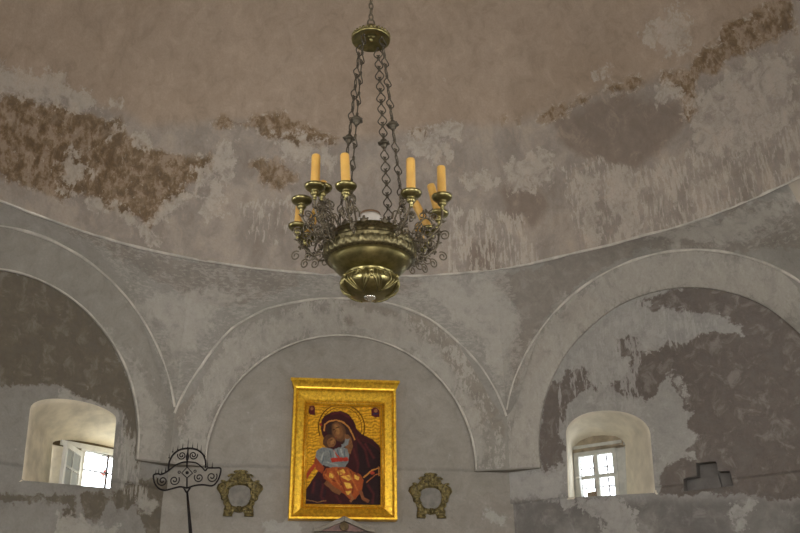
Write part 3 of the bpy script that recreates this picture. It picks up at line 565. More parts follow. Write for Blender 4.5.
# ------------------------------------------------------------------ things on the front wall
M_cart = simple('dull_gilt_wood', srgb(112, 100, 62), .42, .5, .7, 38, 1.0, .006)
M_stone = simple('grey_slate_oval', srgb(124, 120, 113), .8, 0, .25, 12, .3, .002)
WP = WD+.02
def spiral(c, r0, r1, a0, turns, P, n=26, tail=None):
    pts = [P(c[0]+(r0+(r1-r0)*i/n)*math.cos(a0+turns*2*PI*i/n), c[1]+(r0+(r1-r0)*i/n)*math.sin(a0+turns*2*PI*i/n)) for i in range(n+1)]
    return pts
def cartouche(px_c, label, sx=1.0, sc=1/97.):
    """px_c: centre (u,z); outline drawn in hundredths, symmetric"""
    root = empty('gilt_cartouche', P3('front', px_c[0], px_c[1], WP)); tag(root, label, 'ornament', 'gilt cartouches beside the icon')
    def P(a, b_, d=0): return BAYS['front']['dx']*a + Vector((0, 0, b_)) - BAYS['front']['n']*d
    s = .0015
    half = [(0, 145), (22, 140), (34, 122), (50, 118), (60, 98), (78, 76), (92, 66), (104, 74), (116, 62), (140, 48), (146, 22), (134, 6), (118, -18), (116, -42), (96, -58), (88, -84), (92, -112), (96, -142), (36, -142), (34, -116), (22, -122), (0, -128)]
    hole = [(0, 42), (30, 40), (52, 30), (66, 8), (70, -18), (62, -52), (44, -76), (20, -86), (0, -88)]
    full = [(x*s, y*s) for x, y in half]+[(-x*s, y*s) for x, y in half[::-1][1:-1]]
    hf = [(x*s, y*s) for x, y in hole]+[(-x*s, y*s) for x, y in hole[::-1][1:-1]]
    # carved ring: resample both outlines by angle and loft a relief between
    def rad(poly, t):
        best = 0.0
        for i in range(len(poly)):
            (x1, y1), (x2, y2) = poly[i], poly[(i+1) % len(poly)]
            dx, dy = x2-x1, y2-y1; cx, cy = math.cos(t), math.sin(t); den = cx*dy-cy*dx
            if abs(den) < 1e-9: continue
            k = (x1*dy-y1*dx)/den; m_ = (x1*cy-y1*cx)/den
            if -1e-6 <= m_ <= 1+1e-6 and k > best: best = k
        return best
    mb = MB(); N = 160; K = 7
    for i in range(N):
        t = 2*PI*i/N; a, b_ = rad(hf, t), rad(full, t)
        for j in range(K+1):
            f = j/K; r = a+(b_-a)*f; h = .012+.022*math.sin(PI*f)**.6+.012*mnoise.noise(Vector((math.cos(t)*r*60, math.sin(t)*r*60, 2)))
            if j in (0, K): h = 0
            mb.v.append(tuple(P(r*math.cos(t), r*math.sin(t), h)))
    mb.f = [(i*(K+1)+j, i*(K+1)+j+1, ((i+1) % N)*(K+1)+j+1, ((i+1) % N)*(K+1)+j) for i in range(N) for j in range(K)]
    mb.build('carved_border', M_cart, root)
    mb = MB(); mb.prism([(x*1.08, y*1.08) for x, y in hf], lambda a, c: P(a, c, .008), BAYS['front']['n']*.006); mb.build('oval_plate', M_stone, root, False)
    mb = MB()
    for q in (-1, 1):
        for c, r0, r1, a0, tu in (((108, 36), 34, 5, 1.2, 1.4), ((92, 2), 24, 4, -1.6, -1.2), ((52, 84), 28, 5, .4, 1.3), ((98, -34), 20, 4, .6, 1.2), ((78, -70), 20, 4, 2.4, -1.2), ((66, -122), 22, 4, 3.6, 1.1), ((22, 112), 22, 5, .5, 1.2), ((24, 62), 16, 3, 3, -1.1)):
            pts = [P(q*x*s, y*s, .034) for x, y in [(c[0]+(r0+(r1-r0)*i/22)*math.cos(a0+tu*2*PI*i/22), c[1]+(r0+(r1-r0)*i/22)*math.sin(a0+tu*2*PI*i/22)) for i in range(23)]]
            mb.tube(pts, [.011*(1-.5*i/22) for i in range(23)], 6)
    mb.build('scroll_relief', M_cart, root)
    for x, y in ((0, 120), (0, 88), (0, -106)):
        mb = MB()
        for k in range(6):
            a = k*PI/3; mb.ball(P((x+13*math.cos(a))*s, (y+13*math.sin(a))*s, .035), .013, (1, .7, 1), 8, 5)
        mb.ball(P(x*s, y*s, .045), .011, (1, 1, 1), 8, 5)
        mb.build('rosette', M_cart, root)
    for q in (-1, 1):
        mb = MB()
        for k in range(4):
            x = (48+12*k)*q
            mb.tube([P(66*q*s, -140*s, .02), P(x*s*.98, -120*s, .04), P((x+(k-1.5)*4*q)*s, -100*s, .022)], [.010, .013, .004], 6)
        mb.box(P(66*q*s, -143*s, .02), (.085, .045, .018)); mb.build('foot', M_cart, root)
    return root
cartouche((-.972, 3.168), 'dull gilt carved cartouche with a grey oval, left of the icon by the candle stand')
cartouche((.862, 3.172), 'dull gilt carved cartouche with a grey oval, right of the icon on bare wall')

# ---- small marble pediment whose tip shows below the icon
M_marb = simple('grey_marble', srgb(128, 120, 106), .5, 0, .2, 14, .2, .002)
M_rmarb = simple('red_marble_inlay', srgb(104, 72, 62), .45, 0, .4, 18, .1, .001)
M_brass0 = simple('old_brass_medal', srgb(84, 68, 40), .5, .5, .4, 30, .4, .002)
sh = empty('marble_tabernacle', P3('front', .012, 2.0, WP)); tag(sh, 'small grey marble gabled tabernacle with red inlay, its tip just below the icon', 'tabernacle')
def Q(a, c, d=0): return BAYS['front']['dx']*a + Vector((0, 0, c)) - BAYS['front']['n']*d
mb = MB(); mb.prism([(-.27, 0), (.27, 0), (.27, .80), (-.27, .80)], lambda a, c: Q(a, c, .10), Q(0, 0, -.11)); mb.build('back_slab', M_marb, sh, False)
mb = MB(); mb.prism([(-.24, .80), (.24, .80), (0, .905)], lambda a, c: Q(a, c, .15), Q(0, 0, -.16)); mb.build('tympanum', M_rmarb, sh, False)
for q in (-1, 1):
    mb = MB(); mb.prism([(q*.285, .790), (q*.285, .822), (q*.23, .832), (0, .937), (0, .890), (q*.22, .798)], lambda a, c: Q(a, c, .185), Q(0, 0, -.045)); bevel(mb.build('raking_cornice', M_marb, sh, False), .004)
mb = MB(); mb.box(Q(0, .77, .07), (.57, .16, .035)); bevel(mb.build('cornice', M_marb, sh, False), .006)
mb = MB(); mb.lathe([(.001, .02), (.018, .018), (.032, .012), (.04, .016), (.043, 0)], 24, Q(0, .845, .152), Matrix.Rotation(PI/2, 3, 'X')); mb.build('medallion', M_brass0, sh)
for q in (-1, 1):
    mb = MB(); mb.lathe([(.045, 0), (.045, .03), (.03, .05), (.028, .68), (.04, .71), (.045, .75)], 16, Q(q*.22, 0, .13)); mb.build('column', M_marb, sh)
mb = MB(); mb.box(Q(0, -.02, .09), (.66, .22, .05)); mb.build('base', M_marb, sh, False)
mb = MB(); mb.prism([(-.12, .05), (.12, .05), (.12, .55), (0, .66), (-.12, .55)], lambda a, c: Q(a, c, .112), Q(0, 0, -.01)); mb.build('door_panel', M_rmarb, sh, False)

# ---- wrought iron candle stand
M_wi = simple('black_wrought_iron', srgb(34, 30, 30), .55, .7, .3, 40, .3, .001)
M_pole = simple('dark_wood_pole', srgb(82, 60, 44), .6, 0, .3, 30, .2, .001, stretch=(8, 8, 1))
YC = 3.2
s0 = .00885   # metres per photo pixel at that distance (only used to size the drawing below)
hx, hz = -1.214, 3.048
cs = empty('iron_candle_stand', (-.74, YC, 0)); tag(cs, 'tall black wrought iron candle stand with scrollwork fan and spikes, left of the gilt cartouche', 'candle stand')
def K(x, y, d=0): return Vector((hx+(x-250)*.001663+.74, d, hz-(y-290)*.00171))   # drawing units of the fan
def curve(pts, n=8):
    P = [Vector(p) for p in pts]; out = []
    for i in range(len(P)-1):
        p0, p1, p2, p3 = P[max(i-1, 0)], P[i], P[i+1], P[min(i+2, len(P)-1)]
        for k in range(n):
            t = k/n; out.append(.5*((2*p1)+(p2-p0)*t+(2*p0-5*p1+4*p2-p3)*t*t+(3*p1-p0-3*p2+p3)*t**3))
    return out+[P[-1]]
mb = MB()
mb.tube(curve([K(250, 296), K(215, 290), K(175, 300), K(140, 308), K(112, 300), K(90, 278), K(80, 250), K(80, 233), K(100, 228), K(118, 230), K(150, 212), K(180, 186), K(215, 170), K(245, 166)]), .0075, 6)
mb.tube(curve([K(250, 296), K(290, 282), K(330, 278), K(375, 282), K(398, 262), K(410, 232), K(412, 196), K(380, 194), K(345, 194)]), .0075, 6)
mb.tube(curve([K(245, 166), K(285, 170), K(315, 190), K(335, 208), K(345, 194)]), .0065, 6)
mb.tube(curve([K(152, 214), K(150, 175), K(165, 135), K(195, 108), K(240, 98), K(285, 104), K(318, 128), K(332, 160), K(336, 194)]), .0085, 6)
mb.build('outline_bar', M_wi, cs)
for c, r, a0, tu in (((125, 262), 27, 2.6, 1.6), ((184, 258), 26, .6, -1.6), ((306, 243), 24, 2.6, 1.6), ((370, 238), 28, .6, -1.6), ((211, 134), 22, 2.8, 1.7), ((269, 132), 22, .3, -1.7)):
    mb = MB(); pts = [K(c[0]+(r*(1-.85*i/30))*math.cos(a0+tu*2*PI*i/30), c[1]-(r*(1-.85*i/30))*math.sin(a0+tu*2*PI*i/30)) for i in range(31)]
    mb.tube(pts, .0055, 6); mb.build('scroll', M_wi, cs)
mb = MB(); mb.tube([K(243, 192), K(272, 222), K(246, 246), K(218, 222)], .006, 6, closed=True); mb.tube([K(240, 98), K(241, 192)], .007, 6); mb.tube([K(246, 246), K(250, 296)], .007, 6)
mb.lathe([(.001, .006), (.014, .006), (.014, -.006), (.001, -.006)], 12, K(245, 220), Matrix.Rotation(PI/2, 3, 'X'))
for q, x, y in ((-1, 205, 218), (1, 284, 212)):
    mb.tube([K(x+6*math.cos(k), y+6*math.sin(k)) for k in np.linspace(0, 6.2, 10)], .004, 5)
mb.lathe([(.004, -.05), (.012, -.02), (.016, 0), (.010, .02), (.004, .05)], 10, K(240, 140)); mb.build('centre_ornament', M_wi, cs)
for x, y, h in ((148, 150, 22), (164, 120, 24), (188, 108, 24), (212, 100, 26), (238, 96, 48), (262, 98, 30), (286, 104, 34), (306, 116, 34), (328, 140, 34), (344, 190, 30), (369, 192, 26), (88, 230, 22), (102, 228, 24), (118, 226, 22), (136, 216, 22)):
    mb = MB(); mb.lathe([(.006, 0), (.008, .004), (.0035, .010), (.003, h*.0017*.5), (.0006, h*.0017+.006)], 7, K(x, y)); mb.build('spike', M_wi, cs)
mb = MB(); mb.tube([K(232, 292), K(240, 304), K(250, 318)], .008, 6); mb.tube([K(268, 290), K(260, 304), K(252, 318)], .008, 6)
top = K(252, 312); foot = Vector((0.0, 0, .12)); ax = (foot-top)
mb.tube([top, top+ax*.15], [.009, .017], 8); mb.build('socket', M_wi, cs)
mb = MB(); mb.tube([top+ax*.148, foot], .0175, 10); mb.build('pole', M_pole, cs)
mb = MB(); mb.lathe([(.20, 0), (.20, .03), (.16, .05), (.06, .08), (.035, .13), (.03, .2)], 24); mb.build('base', M_wi, cs)

# ------------------------------------------------------------------ the framed icon
def gold_mat(name, col, rough=.38, metal=.75, scale=26, bump=.5, bd=.003, hammered=False):
    t = NT(name); tc = t.n('ShaderNodeTexCoord'); v = tc.outputs['Object']
    a = t.noise(scale, 6, .65, v, .4); b = t.noise(6, 4, .6, v)
    c = t.mix(t.ramp(a, .3, .7), tuple(x*.6 for x in col), tuple(min(1, x*1.25) for x in col)); c = t.mix(t.ramp(b, .45, .75, 0, .5), c, tuple(x*y for x, y in zip(col, (.75, .6, .4))))
    t.link(c, t.b.inputs['Base Color']); t.b.inputs['Roughness'].default_value = rough; t.b.inputs['Metallic'].default_value = metal
    t.bump(a, bump, bd); return t.m
M_gold = gold_mat('gold_leaf', srgb(252, 190, 60), .34, .75, 34, .35, .003)
M_gold2 = gold_mat('pale_gold_leaf', srgb(240, 196, 78), .34, .75, 40, .8, .004)
ic = empty('icon_painting', P3('front', .004, 2.912, WP)); tag(ic, 'large painted icon of mother and child in a bright gilded frame on the wall', 'icon')
FN = BAYS['front']['n']
def I(a, c, d=0): return Vector((a, -d, c))
# local box: a -0.515..0.517, c 0..1.375 ; picture opening
A0_, A1_, C0_, C1_ = -.352, .362, .150, 1.108
# the frame leans out a touch and its profile runs from the picture outwards
def profile_side(pts_in, pts_out, prof):
    """prof: list of (t, d): t 0 inner..1 outer"""
    rows = []
    for tt, dd in prof: rows.append([I(p[0]+(q[0]-p[0])*tt, p[1]+(q[1]-p[1])*tt, dd) for p, q in zip(pts_in, pts_out)])
    return rows
inn = [(A0_, C0_), (A1_, C0_), (A1_, C1_), (A0_, C1_)]; out = [(-.512, .0), (.515, .0), (.510, 1.292), (-.505, 1.292)]
prof = [(0, .030), (0, .062), (.05, .070), (.10, .066), (.13, .052), (.16, .052), (.20, .060), (.34, .070), (.52, .085), (.68, .098), (.74, .104), (.78, .112), (.80, .124), (.86, .130), (.97, .130), (1.0, .122), (1.0, 0)]
for k, (i, j) in enumerate(((0, 1), (1, 2), (2, 3), (3, 0))):
    N = 24; pi = [tuple(inn[i][x]+(inn[j][x]-inn[i][x])*s/N for x in (0, 1)) for s in range(N+1)]; po = [tuple(out[i][x]+(out[j][x]-out[i][x])*s/N for x in (0, 1)) for s in range(N+1)]
    rows = profile_side(pi, po, prof); mb = MB(); m = N+1; mb.v = [tuple(p) for r in rows for p in r]
    mb.f = [(a*m+b_, a*m+b_+1, (a+1)*m+b_+1, (a+1)*m+b_) for a in range(len(rows)-1) for b_ in range(m-1)]
    o = mb.build('frame_rail' if k in (0, 2) else 'frame_stile', M_gold, ic); o.data.set_sharp_from_angle(angle=math.radians(32))
# cornice on top
mb = MB(); cp = [(0, 1.275), (.135, 1.275), (.142, 1.288), (.150, 1.303), (.158, 1.316), (.165, 1.324), (.168, 1.328), (.168, 1.350), (.160, 1.356), (0, 1.356)]
ext = [0, 0, .004, .010, .016, .022, .028, .028, .022, 0]
L_ = [I(-.512-e_, c, d) for (d, c), e_ in zip(cp, ext)]; R_ = [I(.515+e_, c, d) for (d, c), e_ in zip(cp, ext)]
n = len(cp); mb.v = [tuple(p) for p in L_+R_]; mb.f = [(i, (i+1) % n, (i+1) % n+n, i+n) for i in range(n)]+[tuple(range(n-1, -1, -1)), tuple(range(n, 2*n))]
mb.build('cornice', M_gold, ic, True, angle=25)
# the inner bead and punched flat band
mb = MB(); q = [I(A0_-.022, C0_-.022, .073), I(A1_+.022, C0_-.022, .073), I(A1_+.022, C1_+.022, .073), I(A0_-.022, C1_+.022, .073)]
for i in range(4): mb.tube([q[i], q[(i+1) % 4]], .006, 6)
mb.build('inner_bead', M_gold2, ic)

# painted panel: one vertex colour picture painted from outlines (drawing units 255 x 339)
NX, NY = 204, 270
t = NT('icon_tempera'); vc = t.n('ShaderNodeVertexColor', layer_name='paint'); tc = t.n('ShaderNodeTexCoord'); nz = t.noise(60, 5, .6, tc.outputs['Object'])
c = t.mix(t.ramp(nz, .3, .75, 0, .30), vc.outputs[0], (.03, .02, .01)); t.link(c, t.b.inputs['Base Color']); t.link(vc.outputs[1], t.b.inputs['Metallic']); t.b.inputs['Roughness'].default_value = .6; t.b.inputs['Specular IOR Level'].default_value = .15; t.bump(nz, .25, .002); M_tempera = t.m
gx, gy = np.meshgrid(np.linspace(0, 255, NX), np.linspace(339, 0, NY)); pts = np.stack([gx.ravel(), gy.ravel()], 1)
img = np.zeros((len(pts), 4)); rs = np.random.RandomState(3)
def lump(x, y, f): return np.array([mnoise.noise(Vector((a*f, b_*f, 3.3))) for a, b_ in zip(x, y)])
nz1 = lump(pts[:, 0], pts[:, 1], .05); nz2 = lump(pts[:, 0], pts[:, 1], .16)
img[:, :3] = np.array(srgb(214, 160, 44)); img[:, 3] = .7
rr = np.hypot(pts[:, 0]-118, pts[:, 1]-74); ang = np.arctan2(pts[:, 1]-74, pts[:, 0]-118)
ray_ = .5+.5*np.sin(pts[:, 1]*.55+nz1*6+pts[:, 0]*.05)
img[:, :3] *= (.62+.5*ray_+.35*nz2)[:, None]
m = (np.abs(rr-80) < 2.2) | (np.abs(rr-70) < 1.3); img[m, :3] = srgb(110, 74, 20)
def poly(pl, col, soft=1.6, metal=0, vary=.18, wig=2.0):
    p2 = pts+np.stack([nz1*wig, nz2*wig], 1); a = np.clip(.5+sdist(p2, pl)/soft, 0, 1)[:, None]
    cc = np.array([*srgb(*col), metal]); t_ = np.tile(cc, (len(pts), 1)); t_[:, :3] *= (1+vary*(nz1+nz2))[:, None]
    img[:] = img*(1-a)+t_*a
def ell(cx, cy, rx, ry, col, rot=0, **k):
    poly([(cx+rx*math.cos(a)*math.cos(rot)-ry*math.sin(a)*math.sin(rot), cy+rx*math.cos(a)*math.sin(rot)+ry*math.sin(a)*math.cos(rot)) for a in np.linspace(0, 2*PI, 28)[:-1]], col, **k)
def stroke(pl, w, col, **k):
    P_ = [Vector((*p, 0)) for p in pl]; l = []; r = []
    for i, p in enumerate(P_):
        t_ = (P_[min(i+1, len(P_)-1)]-P_[max(i-1, 0)]).normalized(); n_ = Vector((-t_.y, t_.x, 0))*w/2; l.append((p+n_)[:2]); r.append((p-n_)[:2])
    poly(l+r[::-1], col, **k)
maroon, dmar, gold_c, flesh = (56, 16, 20), (34, 13, 18), (206, 152, 50), (126, 84, 48)
ell(76, 120, 34, 34, (190, 134, 40), metal=.6)
poly([(46, 82), (48, 52), (62, 34), (86, 21), (116, 18), (142, 28), (160, 50), (170, 78), (186, 96), (226, 114), (248, 134), (256, 150), (256, 340), (0, 340), (0, 292), (18, 262), (32, 240), (60, 200), (70, 140), (52, 104)], maroon)
poly([(172, 120), (214, 128), (256, 158), (256, 340), (150, 340), (170, 260), (182, 200), (176, 160)], dmar)
poly([(0, 296), (20, 268), (44, 250), (70, 290), (64, 340), (0, 340)], (44, 20, 28))
stroke([(58, 90), (60, 66), (76, 54), (98, 50), (122, 56), (142, 74), (156, 98), (164, 118)], 5, (196, 132, 62))
poly([(64, 88), (66, 70), (82, 58), (104, 55), (124, 62), (142, 80), (152, 104), (150, 124), (136, 136), (120, 128), (100, 120), (80, 112)], (50, 30, 26))
ell(108, 90, 24, 36, (98, 64, 38), -.35, soft=5); ell(105, 88, 17, 28, flesh, -.35, soft=7); ell(102, 84, 8, 18, (158, 112, 64), -.35, soft=6)
poly([(128, 96), (150, 108), (158, 140), (150, 168), (134, 160), (132, 130)], (128, 84, 50))
stroke([(96, 78), (112, 74)], 3, (52, 30, 20)); stroke([(86, 84), (94, 82)], 2.6, (52, 30, 20)); stroke([(98, 84), (92, 104), (98, 106)], 2.6, (100, 62, 36)); stroke([(92, 114), (103, 112)], 3, (120, 50, 36))
ell(76, 124, 21, 24, (84, 54, 34), .3); ell(84, 128, 15, 18, flesh, .3); ell(87, 126, 7, 10, (160, 112, 66), .3, soft=5)
stroke([(80, 120), (88, 119)], 2.4, (50, 28, 18)); stroke([(92, 124), (96, 132)], 2, (100, 62, 36)); stroke([(86, 138), (92, 137)], 2.2, (120, 54, 38))
poly([(34, 158), (52, 146), (72, 148), (92, 152), (120, 142), (138, 148), (146, 170), (142, 196), (130, 214), (96, 218), (60, 206), (40, 212), (30, 190)], (122, 126, 124))
stroke([(120, 140), (136, 132), (140, 112)], 13, (122, 126, 124)); ell(139, 108, 7, 9, flesh)
for a_, b_ in (((60, 156), (54, 200)), ((80, 156), (84, 180)), ((106, 152), (112, 180)), ((128, 152), (134, 190))): stroke([a_, b_], 2.6, (76, 88, 100))
poly([(82, 182), (140, 178), (144, 190), (86, 196)], (178, 52, 36)); stroke([(92, 156), (112, 182)], 5, (178, 62, 40))
poly([(30, 178), (48, 200), (62, 214), (54, 234), (34, 222), (26, 200)], (150, 66, 30))
poly([(70, 216), (96, 212), (140, 212), (160, 226), (188, 236), (196, 256), (190, 290), (168, 318), (150, 320), (130, 300), (104, 292), (84, 270), (60, 250), (56, 230)], (158, 74, 32))
for pl in ([(104, 226), (126, 218), (134, 232), (112, 240)], [(118, 244), (146, 238), (160, 250), (142, 258)], [(128, 262), (150, 266), (160, 282), (140, 284)], [(80, 232), (96, 238), (92, 250), (78, 246)], [(164, 236), (182, 244), (178, 256), (166, 250)], [(134, 292), (154, 292), (152, 304), (140, 304)]):
    poly(pl, (226, 178, 76), metal=.4)
for pl in ([(70, 222), (60, 250), (84, 272)], [(110, 214), (116, 250), (132, 290)], [(150, 224), (160, 262), (158, 300)], [(88, 256), (110, 262), (128, 276)]): stroke(pl, 3, (110, 46, 22))
stroke([(150, 300), (160, 318), (150, 326)], 9, (150, 96, 56)); stroke([(184, 290), (196, 316), (214, 326)], 11, (132, 78, 46))
stroke([(66, 262), (92, 284), (118, 300)], 16, (126, 80, 48)); stroke([(196, 246), (226, 220), (250, 212)], 5, (200, 134, 60)); stroke([(206, 262), (236, 236), (256, 230)], 3, (168, 96, 46))
stroke([(246, 206), (250, 240)], 3, (190, 126, 60)); ell(226, 230, 8, 6, (170, 60, 40))
for pl in ([(170, 110), (200, 150), (214, 210)], [(200, 130), (232, 180)], [(160, 150), (176, 200), (172, 236)], [(80, 30), (112, 22), (146, 40)], [(60, 270), (52, 310), (70, 334)], [(100, 306), (120, 330)], [(210, 270), (230, 300), (226, 334)], [(30, 262), (24, 300)]):
    stroke(pl, 7, (84, 28, 30), soft=7)
for pl in ([(60, 160), (50, 190)], [(94, 158), (98, 180)], [(116, 150), (124, 176)], [(70, 196), (110, 206)]): stroke(pl, 5, (158, 160, 154), soft=4)
for pl in ([(84, 226), (120, 280)], [(140, 220), (176, 290)], [(100, 220), (150, 250)], [(64, 236), (90, 262)]): stroke(pl, 5, (190, 108, 48), soft=5)
stroke([(2, 322), (40, 330), (70, 324)], 3, (150, 104, 60)); stroke([(0, 250), (14, 226), (30, 206)], 12, (166, 62, 34))
poly([(6, 4), (20, 0), (26, 14), (24, 34), (10, 34), (2, 26)], (84, 24, 30)); ell(14, 12, 5, 6, (150, 100, 60)); poly([(222, 8), (236, 0), (250, 10), (250, 34), (236, 38), (222, 32)], (84, 24, 30)); ell(238, 14, 6, 7, (150, 100, 60)); stroke([(228, 26), (246, 24)], 5, (40, 44, 70))
stroke([(44, 62), (46, 72)], 8, (150, 44, 30)); 
mb = MB(); mb.v = [tuple(I(A0_-.005+(A1_-A0_+.01)*x/255, C0_-.005+(C1_-C0_+.01)*(1-y/339), .034)) for x, y in pts]
mb.f = [(j*NX+i, j*NX+i+1, (j+1)*NX+i+1, (j+1)*NX+i) for j in range(NY-1) for i in range(NX-1)]
po_ = mb.build('painted_panel', M_tempera, ic); at = po_.data.color_attributes.new('paint', 'FLOAT_COLOR', 'POINT')
at.data.foreach_set('color', img.astype(np.float32).ravel())
mb = MB(); mb.box(I(.0, .64, .012), (.98, .022, 1.24)); mb.build('backing_board', M_pole, ic, False)

# ------------------------------------------------------------------ chandelier
def brass(name, col, rough, scale=30, bump=.3, metal=.9, dark=.35):
    t = NT(name); tc = t.n('ShaderNodeTexCoord'); v = tc.outputs['Object']; a = t.noise(scale, 6, .65, v); b = t.noise(7, 4, .6, v)
    c = t.mix(t.ramp(a, .35, .7), tuple(x*dark for x in col), col); c = t.mix(t.ramp(b, .5, .75, 0, .5), c, tuple(x*.4 for x in col))
    t.link(c, t.b.inputs['Base Color']); t.b.inputs['Roughness'].default_value = rough; t.b.inputs['Metallic'].default_value = metal; t.bump(a, bump, .002); return t.m
M_br = brass('tarnished_brass', srgb(160, 150, 102), .33, 18, .15, .95, .6)
M_bd = brass('embossed_dark_brass', srgb(132, 122, 88), .42, 60, .7, .85, .35)
M_fil = brass('dark_bronze_wire', srgb(122, 112, 94), .5, 60, .4, .6, .6)
M_wax = simple('honey_wax', srgb(208, 164, 86), .5, 0, .08, 12, .1, .001)
try: M_wax.node_tree.nodes['Principled BSDF'].inputs['Subsurface Weight'].default_value = .15; M_wax.node_tree.nodes['Principled BSDF'].inputs['Subsurface Radius'].default_value = (.02, .01, .004)
except Exception: pass
M_wick = simple('burnt_wick', (.02, .02, .02), .9, 0, .1)
ch = empty('chandelier', (0, 0, 3.56)); tag(ch, 'tarnished brass hanging chandelier with embossed bowl, filigree candle arms and four ornate chains', 'chandelier')
ZB = -3.56
ZM = [(3.54, 3.548), (3.577, 3.580), (3.722, 3.705), (3.868, 3.808), (3.95, 3.893), (4.045, 3.965), (5, 5)]
def at(mb, *a, **k):
    mb.v = [(x, y, float(np.interp(z, [p[0] for p in ZM], [p[1] for p in ZM])) if z < 4.05 else z) for x, y, z in mb.v]
    mb.v = [(x, y, z+ZB) for x, y, z in mb.v]; return mb.build(*a, **k)
NA = 192
# bowl parts (world heights)
mb = MB(); mb.lathe([(.205, 4.035), (.225, 4.043), (.232, 4.045), (.236, 4.040), (.234, 4.028), (.242, 4.015), (.257, 3.995), (.268, 3.972), (.271, 3.958), (.270, 3.950)], NA,
    mod=lambda a, i, z: 1+(.010*math.sin(a*22)*math.sin((z-3.95)*70) if 3.955 < z < 4.03 else 0)); at(mb, 'engraved_rim', M_bd, ch)
mb = MB(); mb.lathe([(.270, 3.950), (.277, 3.944), (.277, 3.934), (.270, 3.928), (.268, 3.918), (.270, 3.905), (.266, 3.890), (.268, 3.882), (.262, 3.874), (.246, 3.868)], NA*2,
    mod=lambda a, i, z: 1+(.022*abs(math.sin(a*18)) if 3 < i < 7 else 0)); at(mb, 'embossed_band', M_bd, ch)
mb = MB(); mb.lathe([(.246, 3.868), (.236, 3.862), (.232, 3.850), (.225, 3.83), (.212, 3.805), (.19, 3.778), (.165, 3.757), (.145, 3.748), (.138, 3.742), (.142, 3.734), (.136, 3.726), (.125, 3.722)], NA); at(mb, 'smooth_bowl', M_br, ch)
def lobes(a, i, z): return 1+.02*abs(math.cos(a*3+.35))**.5*math.sin(PI*min(1, max(0, (3.735-z)/.155)))-.02
mb = MB(); mb.lathe([(.118, 3.728), (.142, 3.722), (.158, 3.706), (.168, 3.685), (.169, 3.662), (.160, 3.637), (.142, 3.614), (.118, 3.597), (.090, 3.586), (.060, 3.580), (.03, 3.578), (.001, 3.577)], NA, mod=lobes); at(mb, 'gadrooned_bulb', M_br, ch)
# acanthus leaves over the bulb: nested heart-shaped ribs
bulbp = [(.125, 3.726), (.150, 3.716), (.166, 3.698), (.172, 3.678), (.172, 3.655), (.163, 3.634), (.145, 3.612), (.120, 3.596), (.085, 3.584)]
def on_bulb(a, f):
    x = f*(len(bulbp)-1); i = min(int(x), len(bulbp)-2); g = x-i; r = bulbp[i][0]*(1-g)+bulbp[i+1][0]*g; z = bulbp[i][1]*(1-g)+bulbp[i+1][1]*g
    return Vector((r*math.sin(a), -r*math.cos(a), z))
for k in range(6):
    a = k*PI/3+.52-.04; mb = MB()
    for sc_, rad in ((1.0, .0075), (.72, .0055), (.44, .0045)):
        for s in (-1, 1):
            path = [(0, .98), (.20*sc_, .86), (.40*sc_, .60), (.47*sc_, .34+.12*(1-sc_)), (.34*sc_, .10+.26*(1-sc_)), (.14*sc_, .08+.30*(1-sc_)), (.02, .26+.28*(1-sc_))]
            mb.tube(curve([on_bulb(a+s*x, y) for x, y in path], 5), rad, 6)
    at(mb, 'acanthus_leaf', M_br, ch)
for k in range(6):
    a = k*PI/3-.04; mb = MB(); q = Vector((.170*math.sin(a), -.170*math.cos(a), 3.695)); mb.ball(q, .014, (1, 1, 1.3), 10, 6); mb.ball(q+Vector((0, 0, -.03)), .010, (1, 1, 1.6), 8, 5); at(mb, 'boss', M_br, ch)
mb = MB(); mb.lathe([(.034, 3.582), (.036, 3.574), (.026, 3.566), (.014, 3.560), (.010, 3.553), (.004, 3.547), (.001, 3.546)], 20); at(mb, 'finial', simple('pale_glint_metal', srgb(215, 212, 200), .25, .9, .1, 20), ch)  # pale metal colour paints in the white glint at the bowl's tip
# inner floor of the bowl
mb = MB(); mb.lathe([(.001, 3.985), (.19, 3.985), (.205, 4.036)], 48); at(mb, 'drip_tray', M_bd, ch)
# upright crest leaves on the rim
def crest_mesh():
    mb = MB()
    for x, h, w in ((-.016, .022, .010), (0, .042, .014), (.016, .022, .010)):
        mb.tube([(x*.5, 0, 0), (x, -.004, h*.4), (x*1.2, 0, h*.75), (x*1.7, .006, h)], [w*.5, w*.8, w*.6, .001], 6)
    mb.ball((0, -.004, .006), .012, (1.4, .7, 1)); return mb.mesh('crest_leaf')
cm = crest_mesh(); cm.materials.append(M_fil)
for k in range(12):
    a = math.radians(15+30*k); o = bpy.data.objects.new('crest_leaf', cm); COL.objects.link(o); o.parent = ch; o.location = (.228*math.sin(a), -.228*math.cos(a), 3.96+ZB); o.rotation_euler = (0, 0, a)

# corona (top dish) and suspension
mb = MB(); mb.lathe([(.001, 5.402), (.012, 5.392), (.020, 5.398), (.024, 5.406), (.06, 5.402), (.092, 5.392), (.110, 5.380), (.118, 5.374), (.125, 5.376), (.127, 5.386), (.122, 5.400), (.112, 5.410), (.104, 5.416), (.082, 5.428), (.060, 5.436), (.05, 5.448), (.054, 5.460), (.046, 5.476), (.028, 5.490), (.02, 5.50), (.001, 5.503)], 96,
    mod=lambda a, i, z: 1+(.03*abs(math.sin(a*16)) if i in (12, 13) else 0)); at(mb, 'corona', M_br, ch)
mb = MB()
for k in range(30):
    a = k*2*PI/30; mb.ball((.120*math.cos(a), .120*math.sin(a), 5.403), .0095, (1, 1, 1.2), 6, 4)
o = at(mb, 'corona_beading', M_br, ch); o['kind'] = 'stuff'
mb = MB(); mb.ball((0, 0, 5.385), .014, (1, 1, 1), 10, 6); at(mb, 'corona_knob', M_br, ch)
